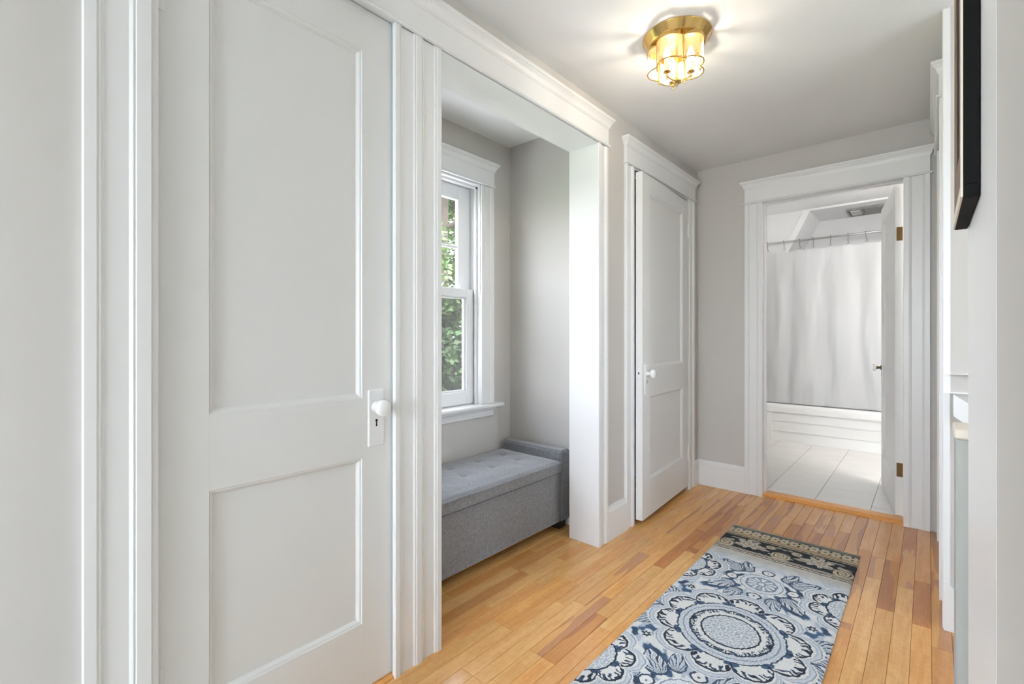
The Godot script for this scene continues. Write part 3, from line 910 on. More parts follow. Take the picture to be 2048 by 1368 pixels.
# ------------------------------------------------------------------ hallway floor
func floor_planks() -> void:
	var fl := base("floor")
	tag(fl, "varnished maple strip floor of the hallway", "floor", "structure")
	var pitch := 0.0605
	# boards the photograph singles out: row, near end, far end, wood
	var fixed := {
		0: [[-1.146, -1.776, 0], [-1.776, -2.42, 6]],
		1: [[-1.18, -1.385, 0], [-1.385, -1.9, 6]],
		2: [[-0.98, -1.385, 2], [-1.385, -1.76, 7], [-1.76, -2.33, 1], [-2.33, -2.92, 5]],
		3: [[-0.95, -1.686, 4], [-1.686, -2.6, 0]],
		-1: [[-0.93, -1.146, 1], [-1.146, -1.72, 0]],
		-2: [[-0.92, -1.428, 0], [-1.428, -1.908, 4]],
		-3: [[-0.97, -1.43, 1], [-1.43, -1.908, 2], [-1.908, -2.5, 0]],
		-4: [[-1.1, -1.783, 4], [-1.783, -2.4, 1]],
		-6: [[-0.9, -1.827, 3], [-1.827, -2.5, 0]],
		14: [[-0.9, -1.9, 4], [-1.9, -2.5, 7], [-2.5, -3.2, 2]],
		15: [[-0.9, -1.62, 2], [-1.62, -2.35, 4], [-2.35, -2.8, 6]],
	}
	for row in range(-13, 22):
		var x0 := -1.201 + pitch * row
		var z := -0.88 - rng.randf() * 0.3
		var list := []
		if fixed.has(row):
			list = fixed[row].duplicate(true)
			z = list[-1][1]
			list.push_front([-0.5, list[0][0], 0])
		else:
			list.append([-0.5, z, 0])
		while z > -3.88:
			var far := z - rng.randf_range(0.28, 0.95)
			if far < -3.75:
				far = -3.884
			var r := rng.randf()
			var wood := 0
			if z < -2.55 and row > 1:
				wood = 5 if r < 0.22 else (7 if r < 0.42 else (6 if r < 0.55 else (3 if r < 0.75 else 4)))
			else:
				wood = 5 if r < 0.04 else (6 if r < 0.1 else (3 if r < 0.2 else (4 if r < 0.4 else (2 if r < 0.6 else (1 if r < 0.8 else 0)))))
			list.append([z, far, wood])
			z = far
		for b in list:
			var q := MB.new()
			var lift := rng.randf() * 0.0003
			q.box(Vector3(x0 + 0.0004, -0.012, b[1] + 0.0004), Vector3(x0 + pitch - 0.0004, lift, b[0] - 0.0004), 0.001)
			var ou := rng.randf()
			var ov := rng.randf()
			for i in q.v.size():
				q.t[i] = Vector2((q.v[i].x - x0) / 0.24 + ou, q.v[i].z / 1.6 + ov)
			put("plank", q, M["plank %d" % b[2]], fl)

# ------------------------------------------------------------------ doors
# A two-panel door in its own axes: x from the hinge edge to the free edge, y up, front face at z = 0, back at z = -th.
func panel_door(d: Node3D, w: float, h: float, th: float, st: float, cuts: Array) -> void:
	var m: StandardMaterial3D = M["door paint"]
	var ys := [0.0, cuts[0], cuts[1], cuts[2], cuts[3], h]
	put("stile", one(Vector3(0, 0, -th), Vector3(st, h, 0), 0.0006), m, d)
	put("stile", one(Vector3(w - st, 0, -th), Vector3(w, h, 0), 0.0006), m, d)
	for i in 3:
		put("rail", one(Vector3(st, ys[i * 2], -th), Vector3(w - st, ys[i * 2 + 1], 0)), m, d)
	for i in 2:
		var y0: float = ys[i * 2 + 1]
		var y1: float = ys[i * 2 + 2]
		var mb := MB.new()
		var prof := [[0.0, 0.0], [0.002, 0.003], [0.0055, 0.0035], [0.009, 0.0055], [0.0125, 0.010], [0.0145, 0.0115], [0.0155, 0.014]]
		for f in 2:
			var zz := func(dep: float) -> float: return -dep if f == 0 else -th + dep
			var o := Vector3(0, 0, 1 if f == 0 else -1)
			for k in prof.size() - 1:
				var a: Array = prof[k]
				var b: Array = prof[k + 1]
				var A := [Vector3(st + a[0], y0 + a[0], zz.call(a[1])), Vector3(w - st - a[0], y0 + a[0], zz.call(a[1])), Vector3(w - st - a[0], y1 - a[0], zz.call(a[1])), Vector3(st + a[0], y1 - a[0], zz.call(a[1]))]
				var B := [Vector3(st + b[0], y0 + b[0], zz.call(b[1])), Vector3(w - st - b[0], y0 + b[0], zz.call(b[1])), Vector3(w - st - b[0], y1 - b[0], zz.call(b[1])), Vector3(st + b[0], y1 - b[0], zz.call(b[1]))]
				for e in 4:
					mb.quad(A[e], A[(e + 1) % 4], B[(e + 1) % 4], B[e], o)
			var e2: Array = prof[-1]
			mb.quad(Vector3(st + e2[0], y0 + e2[0], zz.call(e2[1])), Vector3(w - st - e2[0], y0 + e2[0], zz.call(e2[1])), Vector3(w - st - e2[0], y1 - e2[0], zz.call(e2[1])), Vector3(st + e2[0], y1 - e2[0], zz.call(e2[1])), o)
		put("panel", mb, m, d)

func knob_set(d: Node3D, x: float, y: float, glass := false) -> void:
	var m: StandardMaterial3D = M["trim paint"]
	var pl := one(Vector3(x - 0.031, y - 0.134, -0.004), Vector3(x + 0.031, y + 0.061, 0.005), 0.0035)
	var plate := put("knob_plate", pl, m, d)
	for q in [[-0.018, 0.05], [0.018, 0.05], [-0.018, -0.123], [0.018, -0.123]]:
		var s := MB.new()
		s.lathe(V2([0.0035, 0, 0.003, 0.0012, 0, 0.0018]), Transform3D(Basis(Vector3.RIGHT, PI / 2), Vector3(x + q[0], y + q[1], 0.0048)), 10)
		put("screw_head", s, m, plate)
	var kh := MB.new()
	kh.lathe(V2([0.0046, 0, 0.0046, 0.0006, 0, 0.0006]), Transform3D(Basis(Vector3.RIGHT, PI / 2), Vector3(x, y - 0.046, 0.005)), 14)
	kh.extrude(V2([-0.0016, 0, 0.0016, 0, 0.0026, -0.019, -0.0026, -0.019]), Vector3(x, y - 0.047, 0.005), Vector3(1, 0, 0), Vector3(0, 1, 0), Vector3(0, 0, 0.0006))
	put("keyhole", kh, M["dark gap"], plate)
	var kn := MB.new()
	var xf := Transform3D(Basis(Vector3.RIGHT, PI / 2), Vector3(x, y, 0.005))
	if glass:
		var st := MB.new()
		st.lathe(V2([0.02, 0, 0.02, 0.004, 0.011, 0.007, 0.009, 0.02, 0.013, 0.026, 0.013, 0.03, 0, 0.03]), xf, 18)
		put("knob_shank", st, M["old brass"], d)
		kn.lathe(V2([0.0, 0.031, 0.014, 0.031, 0.022, 0.036, 0.026, 0.044, 0.026, 0.052, 0.02, 0.058, 0.0, 0.06]), xf, 12)
		put("knob", kn, M["knob glass"], d)
	else:
		kn.lathe(V2([0.019, 0.0, 0.0185, 0.003, 0.013, 0.006, 0.0115, 0.012, 0.0115, 0.02, 0.014, 0.0235, 0.021, 0.0255, 0.0262, 0.030, 0.0288, 0.037, 0.0286, 0.044, 0.0262, 0.050, 0.021, 0.0548, 0.013, 0.0575, 0.0, 0.0585]), xf, 28)
		put("knob", kn, M["white porcelain"], d)

func hinge(d: Node3D, y: float, m: Material, x := 0.0) -> void:
	var mb := MB.new()
	var prof := PackedVector2Array()
	prof.append_array(V2([0, -0.057, 0.003, -0.056, 0.0045, -0.052, 0.003, -0.049, 0.006, -0.047]))
	for k in 5:
		prof.append_array(V2([0.0062, -0.045 + 0.018 * k, 0.0062, -0.0285 + 0.018 * k, 0.0052, -0.0278 + 0.018 * k]))
	prof.append_array(V2([0.006, 0.047, 0.003, 0.049, 0.0045, 0.052, 0.003, 0.056, 0, 0.057]))
	mb.lathe(prof, Transform3D(Basis(), Vector3(x - 0.002, y, 0.005)), 14)
	mb.box(Vector3(x - 0.022, y - 0.045, -0.001), Vector3(x + 0.02, y + 0.045, 0.0022), 0.0006)
	put("hinge", mb, m, d)

func doors() -> void:
	# nearest door, closed: its front faces +x
	var d := base("door_1", Vector3(-1.421, 0.012, -0.277))
	d.rotation.y = PI / 2
	tag(d, "large closed white two-panel door nearest the viewer", "door", "structure")
	panel_door(d, 0.683, 2.292, 0.042, 0.118, [0.222, 0.778, 0.979, 2.15])
	knob_set(d, 0.617, 0.945)
	for y in [2.04, 0.32]:
		hinge(d, y, M["trim paint"])
	var sd := MB.new()
	sd.extrude(V2([0, 0, 0, 0.004, 0.012, 0.01, 0.09, 0.01, 0.09, 0]), Vector3(CF - 0.008, 0, -0.285), Vector3(-1, 0, 0), Vector3(0, 1, 0), Vector3(0, 0, -0.678))
	tag(put("threshold", sd, M["saddle wood"]), "golden wood threshold under the nearest closed door", "threshold", "structure")
	# ajar door further along
	# hinged on the far side, so its own x runs from the free edge to the hinge edge
	d = base("door_2", Vector3(-1.3465, 0.035, -2.752))
	d.rotation.y = PI / 2 + atan2(0.052, 0.88)
	tag(d, "white two-panel door standing slightly ajar near the corner", "door", "structure")
	panel_door(d, 0.882, 2.205, 0.044, 0.122, [0.235, 0.775, 0.965, 2.095])
	knob_set(d, 0.062, 0.925)
	for y in [1.985, 0.26]:
		hinge(d, y, M["trim paint"], 0.884)
	put("latch_plate", one(Vector3(-0.001, 0.9, -0.033), Vector3(0.001, 0.96, -0.012)), M["trim paint"], d)
	var lb := one(Vector3(-0.0016, 0.922, -0.028), Vector3(0.001, 0.936, -0.019))
	put("latch_hole", lb, M["steel wire"], d)
	# bathroom door, swung into the bathroom: its hallway face looks to -x
	d = base("door_3", Vector3(-0.166, 0.016, -4.012))
	d.rotation.y = PI / 2 + atan2(0.752, 0.116) - PI / 2
	var dir := Vector3(-0.116, 0, -0.752).normalized()
	# own x runs along dir, own z (the face) looks to -x
	var zdir := Vector3(dir.z, 0, -dir.x)
	d.basis = Basis(dir, Vector3.UP, dir.cross(Vector3.UP))
	if d.basis.z.x > 0.0:
		d.basis = Basis(dir, Vector3.UP, -dir.cross(Vector3.UP))
	tag(d, "white two-panel door open into the bathroom with a glass knob", "door", "structure")
	panel_door(d, 0.76, 2.188, 0.043, 0.118, [0.222, 0.76, 0.95, 2.06])
	knob_set(d, 0.7, 0.935, true)
	for y in [1.86, 0.30]:
		put("hinge_leaf", one(Vector3(-0.0015, y - 0.045, -0.040), Vector3(0.001, y + 0.045, -0.008)), M["old brass"], d)
	# door on the right wall, closed
	d = base("door_4", Vector3(0.075, 0.012, -2.99))
	d.basis = Basis(Vector3(0, 0, -1), Vector3.UP, Vector3(-1, 0, 0))
	tag(d, "closed white panel door on the right wall seen edge-on", "door", "structure")
	panel_door(d, 0.705, 2.27, 0.042, 0.118, [0.222, 0.778, 0.979, 2.13])

# ------------------------------------------------------------------ ceiling light
func lobes(y: float, grow := 0.0, per := 10) -> Array:
	var pts := []
	for k in 5:
		for i in per:
			pts.append(lobe_point(k, float(i) / per, y, grow))
	return pts

func lobe_point(k: int, f: float, y: float, grow := 0.0) -> Vector3:
	var mid := deg_to_rad(52.0 + 36.0 + 72.0 * k)
	var e := Vector3(cos(mid), 0, sin(mid))
	var s := Vector3(-sin(mid), 0, cos(mid))
	var a := deg_to_rad(lerpf(-78.4, 78.4, f))
	var p := e * (0.0668 + 0.0582 * cos(a)) + s * 0.0582 * sin(a)
	return p * (1.0 + grow) + Vector3(0, y, 0)

func ceiling_light() -> void:
	var L := base("ceiling_light", Vector3(-0.845, YC, -2.065))
	tag(L, "brass flush ceiling light with five lobed glass panes and candle bulbs", "ceiling light")
	var mb := MB.new()
	mb.lathe(V2([0.0, -0.036, 0.116, -0.036, 0.12, -0.0365, 0.1225, -0.034, 0.127, -0.029, 0.1445, -0.0055, 0.147, -0.0045, 0.1475, -0.002, 0.147, 0.0]), Transform3D(), 72)
	put("ceiling_pan", mb, M["brass"], L)
	# lobed collar holding the tops of the panes
	mb = MB.new()
	var up := lobes(-0.034, 0.012)
	var lo := lobes(-0.05, 0.012)
	for i in up.size():
		var j := (i + 1) % up.size()
		var mid: Vector3 = (up[i] + up[j]) * 0.5
		mb.quad(up[i], up[j], lo[j], lo[i], Vector3(mid.x, 0, mid.z))
	mb.tube(lobes(-0.05, 0.012), 0.0022, 6, true)
	put("collar", mb, M["brass"], L)
	mb = MB.new()
	mb.tube(lobes(-0.148, 0.005), 0.0032, 8, true)
	put("bottom_ring", mb, M["brass"], L)
	for k in 5:
		mb = MB.new()
		var f := func(i: int, j: int) -> Vector3: return lobe_point(k, lerpf(0.03, 0.97, i / 14.0), lerpf(-0.05, -0.147, j / 2.0))
		mb.grid(14, 2, f, lobe_point(k, 0.5, 0.0))
		put("glass_pane", mb, M["lamp glass"], L)
		var a := deg_to_rad(52.0 + 72.0 * k)
		var e := Vector3(cos(a), 0, sin(a))
		mb = MB.new()
		mb.tube([e * 0.098 + Vector3(0, -0.032, 0), e * 0.098 + Vector3(0, -0.155, 0)], 0.0045, 8)
		mb.lathe(V2([0, -0.168, 0.003, -0.166, 0.0045, -0.162, 0.0025, -0.158, 0.006, -0.155, 0.0055, -0.150, 0, -0.149]), Transform3D(Basis(), e * 0.098), 12)
		put("corner_post", mb, M["brass"], L)
	mb = MB.new()
	mb.lathe(V2([0, -0.222, 0.003, -0.22, 0.006, -0.215, 0.0035, -0.21, 0.009, -0.206, 0.018, -0.2, 0.019, -0.195, 0.012, -0.188, 0.008, -0.18, 0.006, -0.165, 0.0045, -0.03]), Transform3D(), 20)
	put("center_stem", mb, M["brass"], L)
	for k in 3:
		var a := deg_to_rad([110.0, -10.0, -130.0][k])
		var e := Vector3(cos(a), 0, sin(a)) * 0.06
		mb = MB.new()
		mb.tube([Vector3(0, -0.193, 0), e * 0.45 + Vector3(0, -0.196, 0), e * 0.8 + Vector3(0, -0.193, 0), e + Vector3(0, -0.186, 0)], 0.0035, 8)
		mb.lathe(V2([0, -0.206, 0.0025, -0.204, 0.004, -0.2, 0.002, -0.196, 0.005, -0.192, 0.0055, -0.184, 0.004, -0.179, 0.008, -0.175, 0.0155, -0.172, 0.016, -0.169, 0.0, -0.168]), Transform3D(Basis(), e), 16)
		put("candle_arm", mb, M["brass"], L)
		mb = MB.new()
		mb.lathe(V2([0.0125, -0.169, 0.0125, -0.123, 0.011, -0.12, 0, -0.12]), Transform3D(Basis(), e), 16)
		put("candle_sleeve", mb, M["candle sleeve"], L)
		mb = MB.new()
		mb.lathe(V2([0.007, -0.122, 0.011, -0.116, 0.0155, -0.105, 0.0165, -0.096, 0.0145, -0.084, 0.0095, -0.07, 0.0045, -0.058, 0.0, -0.054]), Transform3D(Basis(), e), 16)
		put("candle_bulb", mb, M["bulb glow"], L)
		var l := OmniLight3D.new()
		l.name = "candle_bulb_light"
		l.light_color = Color(1.0, 0.95, 0.87)
		l.light_energy = 0.036
		l.light_size = 0.004
		l.omni_range = 9.0
		l.omni_attenuation = 2.0
		l.shadow_enabled = true
		l.position = e + Vector3(0, -0.095, 0)
		L.add_child(l, true)

# ------------------------------------------------------------------ storage bench
func bench() -> void:
	var b := base("storage_bench", Vector3(-1.95, 0, -1.76))
	tag(b, "grey tweed storage bench with a tufted lid under the alcove window", "bench")
	var F: StandardMaterial3D = M["grey tweed"]
	# own axes: x to the front (0.26), z along the wall (-0.69 .. 0.69)
	put("chest_body", one(Vector3(-0.24, 0.05, -0.61), Vector3(0.25, 0.362, 0.61), 0.01), F, b)
	for s in [-1.0, 1.0]:
		var mb := one(Vector3(-0.245, 0.05, minf(s * 0.605, s * 0.695)), Vector3(0.258, 0.49, maxf(s * 0.605, s * 0.695)), 0.014)
		var arm := put("end_arm", mb, F, b)
		var pp := MB.new()
		var z0: float = s * 0.605
		var z1: float = s * 0.695
		pp.tube([Vector3(0.252, 0.06, z0 + s * 0.006), Vector3(0.252, 0.48, z0 + s * 0.006), Vector3(0.246, 0.486, z0 + s * 0.01), Vector3(-0.23, 0.486, z0 + s * 0.01)], 0.004, 8)
		pp.tube([Vector3(0.252, 0.06, z1 - s * 0.006), Vector3(0.252, 0.48, z1 - s * 0.006), Vector3(0.246, 0.486, z1 - s * 0.01), Vector3(-0.23, 0.486, z1 - s * 0.01)], 0.004, 8)
		put("piping", pp, F, arm)
	var bx := [-0.155, -0.005, 0.145]
	var btn := []
	for i in 6:
		for j in 2:
			btn.append(Vector2([-0.08, 0.068][j], -0.435 + 0.22 * i + (0.035 if j else 0.0)))
	var lid := MB.new()
	var NX := 36
	var NZ := 90
	var lump := noise(81, 6.0, 2)
	var top := func(i: int, j: int) -> Vector3:
		var x := lerpf(-0.24, 0.266, float(i) / NX)
		var z := lerpf(-0.598, 0.598, float(j) / NZ)
		var edge := minf(minf(x + 0.24, 0.266 - x), minf(z + 0.598, 0.598 - z))
		var y := 0.432 + 0.014 * smoothstep(0.0, 0.1, edge) - 0.012 * (1.0 - smoothstep(0.0, 0.008, edge))
		for q in btn:
			var dd := Vector2(x, z).distance_to(q)
			y -= 0.009 * exp(-dd * dd / 0.0004) + 0.0025 * exp(-dd * dd / 0.003)
		y += 0.0025 * lump.get_noise_2d(x, z)
		return Vector3(x, y, z)
	lid.grid(NX, NZ, top, Vector3.UP)
	var rim := PackedVector3Array()
	for i in NX + 1:
		rim.append(top.call(i, 0))
	for j in range(1, NZ + 1):
		rim.append(top.call(NX, j))
	for i in range(NX - 1, -1, -1):
		rim.append(top.call(i, NZ))
	for j in range(NZ - 1, 0, -1):
		rim.append(top.call(0, j))
	var rp := []
	for i in rim.size():
		var a := rim[i]
		var c := rim[(i + 1) % rim.size()]
		var o := Vector3((a.x + c.x) * 0.5 - 0.013, 0, (a.z + c.z) * 0.5)
		if absf(o.x) / 0.253 > absf(o.z) / 0.598:
			o.z = 0
		else:
			o.x = 0
		lid.quad(a, c, Vector3(c.x, 0.366, c.z), Vector3(a.x, 0.366, a.z), o)
		rp.append(a + o.normalized() * 0.001)
	lid.quad(Vector3(-0.24, 0.366, -0.598), Vector3(0.266, 0.366, -0.598), Vector3(0.266, 0.366, 0.598), Vector3(-0.24, 0.366, 0.598), Vector3.DOWN)
	var ld := put("tufted_lid", lid, F, b)
	var ps := MB.new()
	ps.tube(rp, 0.0035, 6, true)
	put("piping", ps, F, ld)
	for q in btn:
		var k := MB.new()
		k.lathe(V2([0.011, 0.0, 0.0105, 0.003, 0.007, 0.006, 0.0, 0.007]), Transform3D(Basis(), Vector3(q.x, 0.4315, q.y)), 14)
		put("button", k, F, ld)
	for sx in [-0.2, 0.2]:
		for sz in [-0.645, 0.645]:
			put("foot", one(Vector3(sx - 0.035, 0, sz - 0.035), Vector3(sx + 0.035, 0.052, sz + 0.035), 0.003), M["dark wood"], b)

# ------------------------------------------------------------------ rug
var nz_a: FastNoiseLite
var nz_b: FastNoiseLite

const PALE := Color(0.85, 0.857, 0.868)
const CREAM := Color(0.89, 0.885, 0.87)
const STEEL := Color(0.715, 0.75, 0.79)
const NAVY := Color(0.16, 0.195, 0.255)
const BLUE := Color(0.29, 0.385, 0.5)
const BEIGE := Color(0.765, 0.71, 0.61)
const TAN := Color(0.66, 0.56, 0.42)
const COAL := Color(0.17, 0.17, 0.18)
const DIM := Color(0.5, 0.51, 0.51)

func medallion(p: Vector2, r0: float, scale: float, petals: int, turn: float) -> Color:
	# rings and a scalloped wreath of leaves round a mottled disc; alpha 0 where the field shows
	var r := p.length()
	var a := atan2(p.y, p.x) + turn
	var l := 0.0045
	if r < r0:
		var k := clampf(0.4 + 1.6 * nz_b.get_noise_2d(p.x * 800.0, p.y * 800.0), 0, 1)
		return CREAM.lerp(STEEL.lerp(BLUE, 0.2), k)
	if r < r0 + 0.007:
		return NAVY
	var q := r - r0
	var R1 := 0.045 * scale
	if scale > 0.9:
		if q < R1:
			var tooth := pow(0.5 + 0.5 * sin(a * 42.0 + 6.0 * nz_a.get_noise_2d(p.x * 300.0, p.y * 300.0)), 1.5)
			if q > R1 - 0.024 * tooth:
				return NAVY.lerp(BLUE, clampf(0.4 + nz_a.get_noise_2d(p.x * 200.0, p.y * 200.0), 0, 0.7))
			return CREAM
		if q < R1 + 0.005:
			return NAVY
		if absf(q - R1 - 0.026) < 0.0022:
			return STEEL.lerp(BLUE, 0.45)
		if q < R1 + 0.047:
			return PALE.lerp(STEEL, clampf(0.35 + 1.5 * nz_b.get_noise_2d(p.x * 900.0, p.y * 900.0), 0, 1))
		if q < R1 + 0.052:
			return NAVY.lerp(BLUE, 0.25)
		q -= R1 + 0.052
	else:
		q -= 0.007
	var sc := pow(absf(cos(a * petals * 0.5)), 0.55)
	var H := (0.024 + 0.058 * sc) * (1.0 if scale > 0.9 else 0.82)
	if q < H:
		if q > H - 0.009 or sc < 0.2:
			return NAVY
		var strokes := sin(a * petals * 6.0 + q * 120.0 + 5.0 * nz_a.get_noise_2d(p.x * 150.0, p.y * 150.0))
		if q > H - 0.036 and strokes > 0.25:
			return NAVY.lerp(BLUE, clampf(0.3 + nz_a.get_noise_2d(p.x * 150.0 + 50.0, p.y * 150.0), 0, 0.8))
		if q < 0.02 * (1.0 - sc) + 0.006 and sc < 0.75:
			return BLUE
		return CREAM
	if q < H + 0.01:
		return CREAM
	if q < H + 0.017:
		return STEEL
	if q < H + 0.028:
		return PALE.lerp(STEEL, 0.3)
	if q < H + 0.033:
		return STEEL.lerp(BLUE, 0.35)
	if q < H + 0.04:
		return CREAM
	return Color(0, 0, 0, 0)

func leaf(p: Vector2, at: Vector2, dir: float, ln: float, wd: float) -> Color:
	var q := (p - at).rotated(-dir)
	var e := Vector2(q.x / ln, q.y / (wd * (1.15 - 0.5 * clampf(q.x / ln, -1, 1))))
	var r := e.length()
	if r > 1.0:
		return Color(0, 0, 0, 0)
	if r > 0.86:
		return BLUE.lerp(NAVY, 0.35)
	var s := sin(atan2(q.y, q.x + ln) * 26.0 + 3.0 * nz_a.get_noise_2d(p.x * 130.0, p.y * 130.0))
	if s > 0.45:
		return BLUE.lerp(NAVY, clampf(0.25 + nz_a.get_noise_2d(p.x * 90.0, p.y * 90.0), 0, 1))
	if s < -0.55:
		return STEEL
	return CREAM

func rug_color(s: float, t: float) -> Color:
	var c0 := 0.3225
	var p := Vector2(s, t) + Vector2(nz_a.get_noise_2d(s * 260.0, t * 260.0), nz_a.get_noise_2d(s * 260.0 + 99.0, t * 260.0)) * 0.0042 + Vector2(nz_b.get_noise_2d(s * 1700.0, t * 1700.0), nz_b.get_noise_2d(s * 1700.0 + 50.0, t * 1700.0)) * 0.0024
	s = p.x
	t = p.y
	if t < 0.41:
		if t < 0.006:
			return COAL
		if t < 0.03:
			return DIM.lerp(BEIGE, 0.55 + 0.35 * sin(t * 700.0))
		if t < 0.15:
			var u := fposmod(s - 0.0265, 0.0495) - 0.02475
			var d := Vector2(u, (t - 0.09) * 0.72)
			var r := d.length()
			if r < 0.0065:
				return TAN.darkened(0.35)
			if r < 0.0245 + 0.003 * cos(atan2(d.y, d.x) * 6.0):
				return BEIGE.lightened(0.12)
			if absf(u) > 0.0205 and absf(t - 0.09) < 0.026:
				return COAL
			return (COAL.lerp(DIM, 0.5) if t < 0.085 else TAN).lerp(BEIGE, 0.25 + 0.3 * nz_a.get_noise_2d(s * 200.0, t * 200.0))
		if t < 0.158:
			return BEIGE.lightened(0.1)
		if t < 0.168:
			return COAL
		if t < 0.176:
			return BEIGE
		if t < 0.184:
			return COAL
		if t > 0.372:
			if t < 0.378 or (t > 0.39 and t < 0.397):
				return COAL.lightened(0.12)
			return BEIGE.lerp(PALE, 0.4)
		# dark band with blossoms and scrolls
		var d := p - Vector2(0.156, 0.257)
		var r := Vector2(d.x * 0.9, d.y).length()
		var a := atan2(d.y, d.x)
		if r < 0.052 + 0.016 * cos(a * 7.0):
			if r < 0.010:
				return TAN
			if absf(sin(a * 3.5)) < 0.13 or absf(r - 0.028) < 0.003:
				return DIM
			return BEIGE.lerp(PALE, 0.35)
		for cc in [Vector2(0.045, 0.31), Vector2(0.3225, 0.305), Vector2(0.262, 0.225)]:
			var dd: Vector2 = p - cc
			var rr: float = dd.length()
			var lim := 0.046 if cc.y > 0.3 else 0.026
			if rr < lim:
				var sp := fposmod(rr / 0.021 - atan2(dd.y, dd.x) / TAU, 1.0)
				return COAL if sp < 0.22 else BEIGE.lightened(0.06)
		if t > 0.345 or nz_b.get_noise_2d(s * 55.0, t * 150.0) > 0.2:
			return BEIGE.lerp(PALE, 0.3) if sin(t * 500.0 + 5.0 * nz_a.get_noise_2d(s * 40.0, t * 40.0)) > -0.5 else COAL
		return COAL.lerp(NAVY, 0.4)
	var c := medallion(p - Vector2(c0, 1.165), 0.104, 1.0, 10, 0.31)
	if c.a > 0.0:
		return c
	c = medallion(p - Vector2(-0.042, 0.69), 0.1, 0.8, 8, 0.39)
	if c.a > 0.0:
		return c
	# small medallion with four little rings
	var m := p - Vector2(c0, 0.69)
	var r := m.length()
	if r < 0.1:
		if r < 0.014:
			return CREAM
		if r < 0.019:
			return BLUE
		if r < 0.06:
			return CREAM if sin(atan2(m.y, m.x) * 12.0 + r * 60.0) > 0.1 else STEEL.lerp(BLUE, 0.3)
		if r < 0.068:
			return BLUE.lerp(STEEL, 0.4)
		if r < 0.088:
			return PALE
		if r < 0.093:
			return STEEL.lerp(BLUE, 0.5)
		return CREAM
	for cc in [Vector2(c0 - 0.132, 0.69), Vector2(c0, 0.822), Vector2(c0, 0.558)]:
		var rr := p.distance_to(cc)
		if rr < 0.03:
			if rr > 0.0225:
				return NAVY.lerp(BLUE, 0.45)
			return BLUE if rr < 0.005 else CREAM
	for lf in [[Vector2(0.17, 0.80), 2.3, 0.075, 0.036], [Vector2(0.16, 0.575), -2.5, 0.07, 0.036], [Vector2(0.225, 0.545), -1.9, 0.06, 0.026], [Vector2(0.235, 0.85), 1.9, 0.06, 0.028], [Vector2(0.13, 0.70), 3.1, 0.03, 0.02], [Vector2(0.02, 1.12), -2.6, 0.055, 0.03], [Vector2(0.02, 1.02), -2.2, 0.06, 0.03]]:
		c = leaf(p, lf[0], lf[1], lf[2], lf[3])
		if c.a > 0.0:
			return c
	var fl := p - Vector2(0.078, 0.928)
	if fl.length() < 0.017 + 0.004 * cos(atan2(fl.y, fl.x) * 6.0):
		return CREAM if fl.length() < 0.006 else NAVY.lightened(0.08)
	# field: small brushy flecks of blue and cream
	var v := nz_b.get_noise_2d(s * 130.0 + t * 60.0, t * 90.0)
	var v2 := nz_a.get_noise_2d(s * 55.0, t * 55.0)
	var back := PALE
	if v > 0.22 and v2 > -0.1:
		back = BLUE.lerp(NAVY, clampf(v2, 0.0, 0.5))
	elif v > 0.05:
		back = STEEL.lerp(BLUE, 0.3 if v2 > 0.15 else 0.0)
	elif v < -0.2:
		back = CREAM
	if t < 0.53:
		var k := smoothstep(0.53, 0.41, t)
		back = PALE.lerp(STEEL, clampf(0.3 + v, 0, 1)).lerp(BEIGE.lerp(STEEL, 0.45 + 0.35 * sin(t * 420.0 + 3.0 * nz_a.get_noise_2d(s * 30.0, t * 90.0))), k * 0.8)
	return back

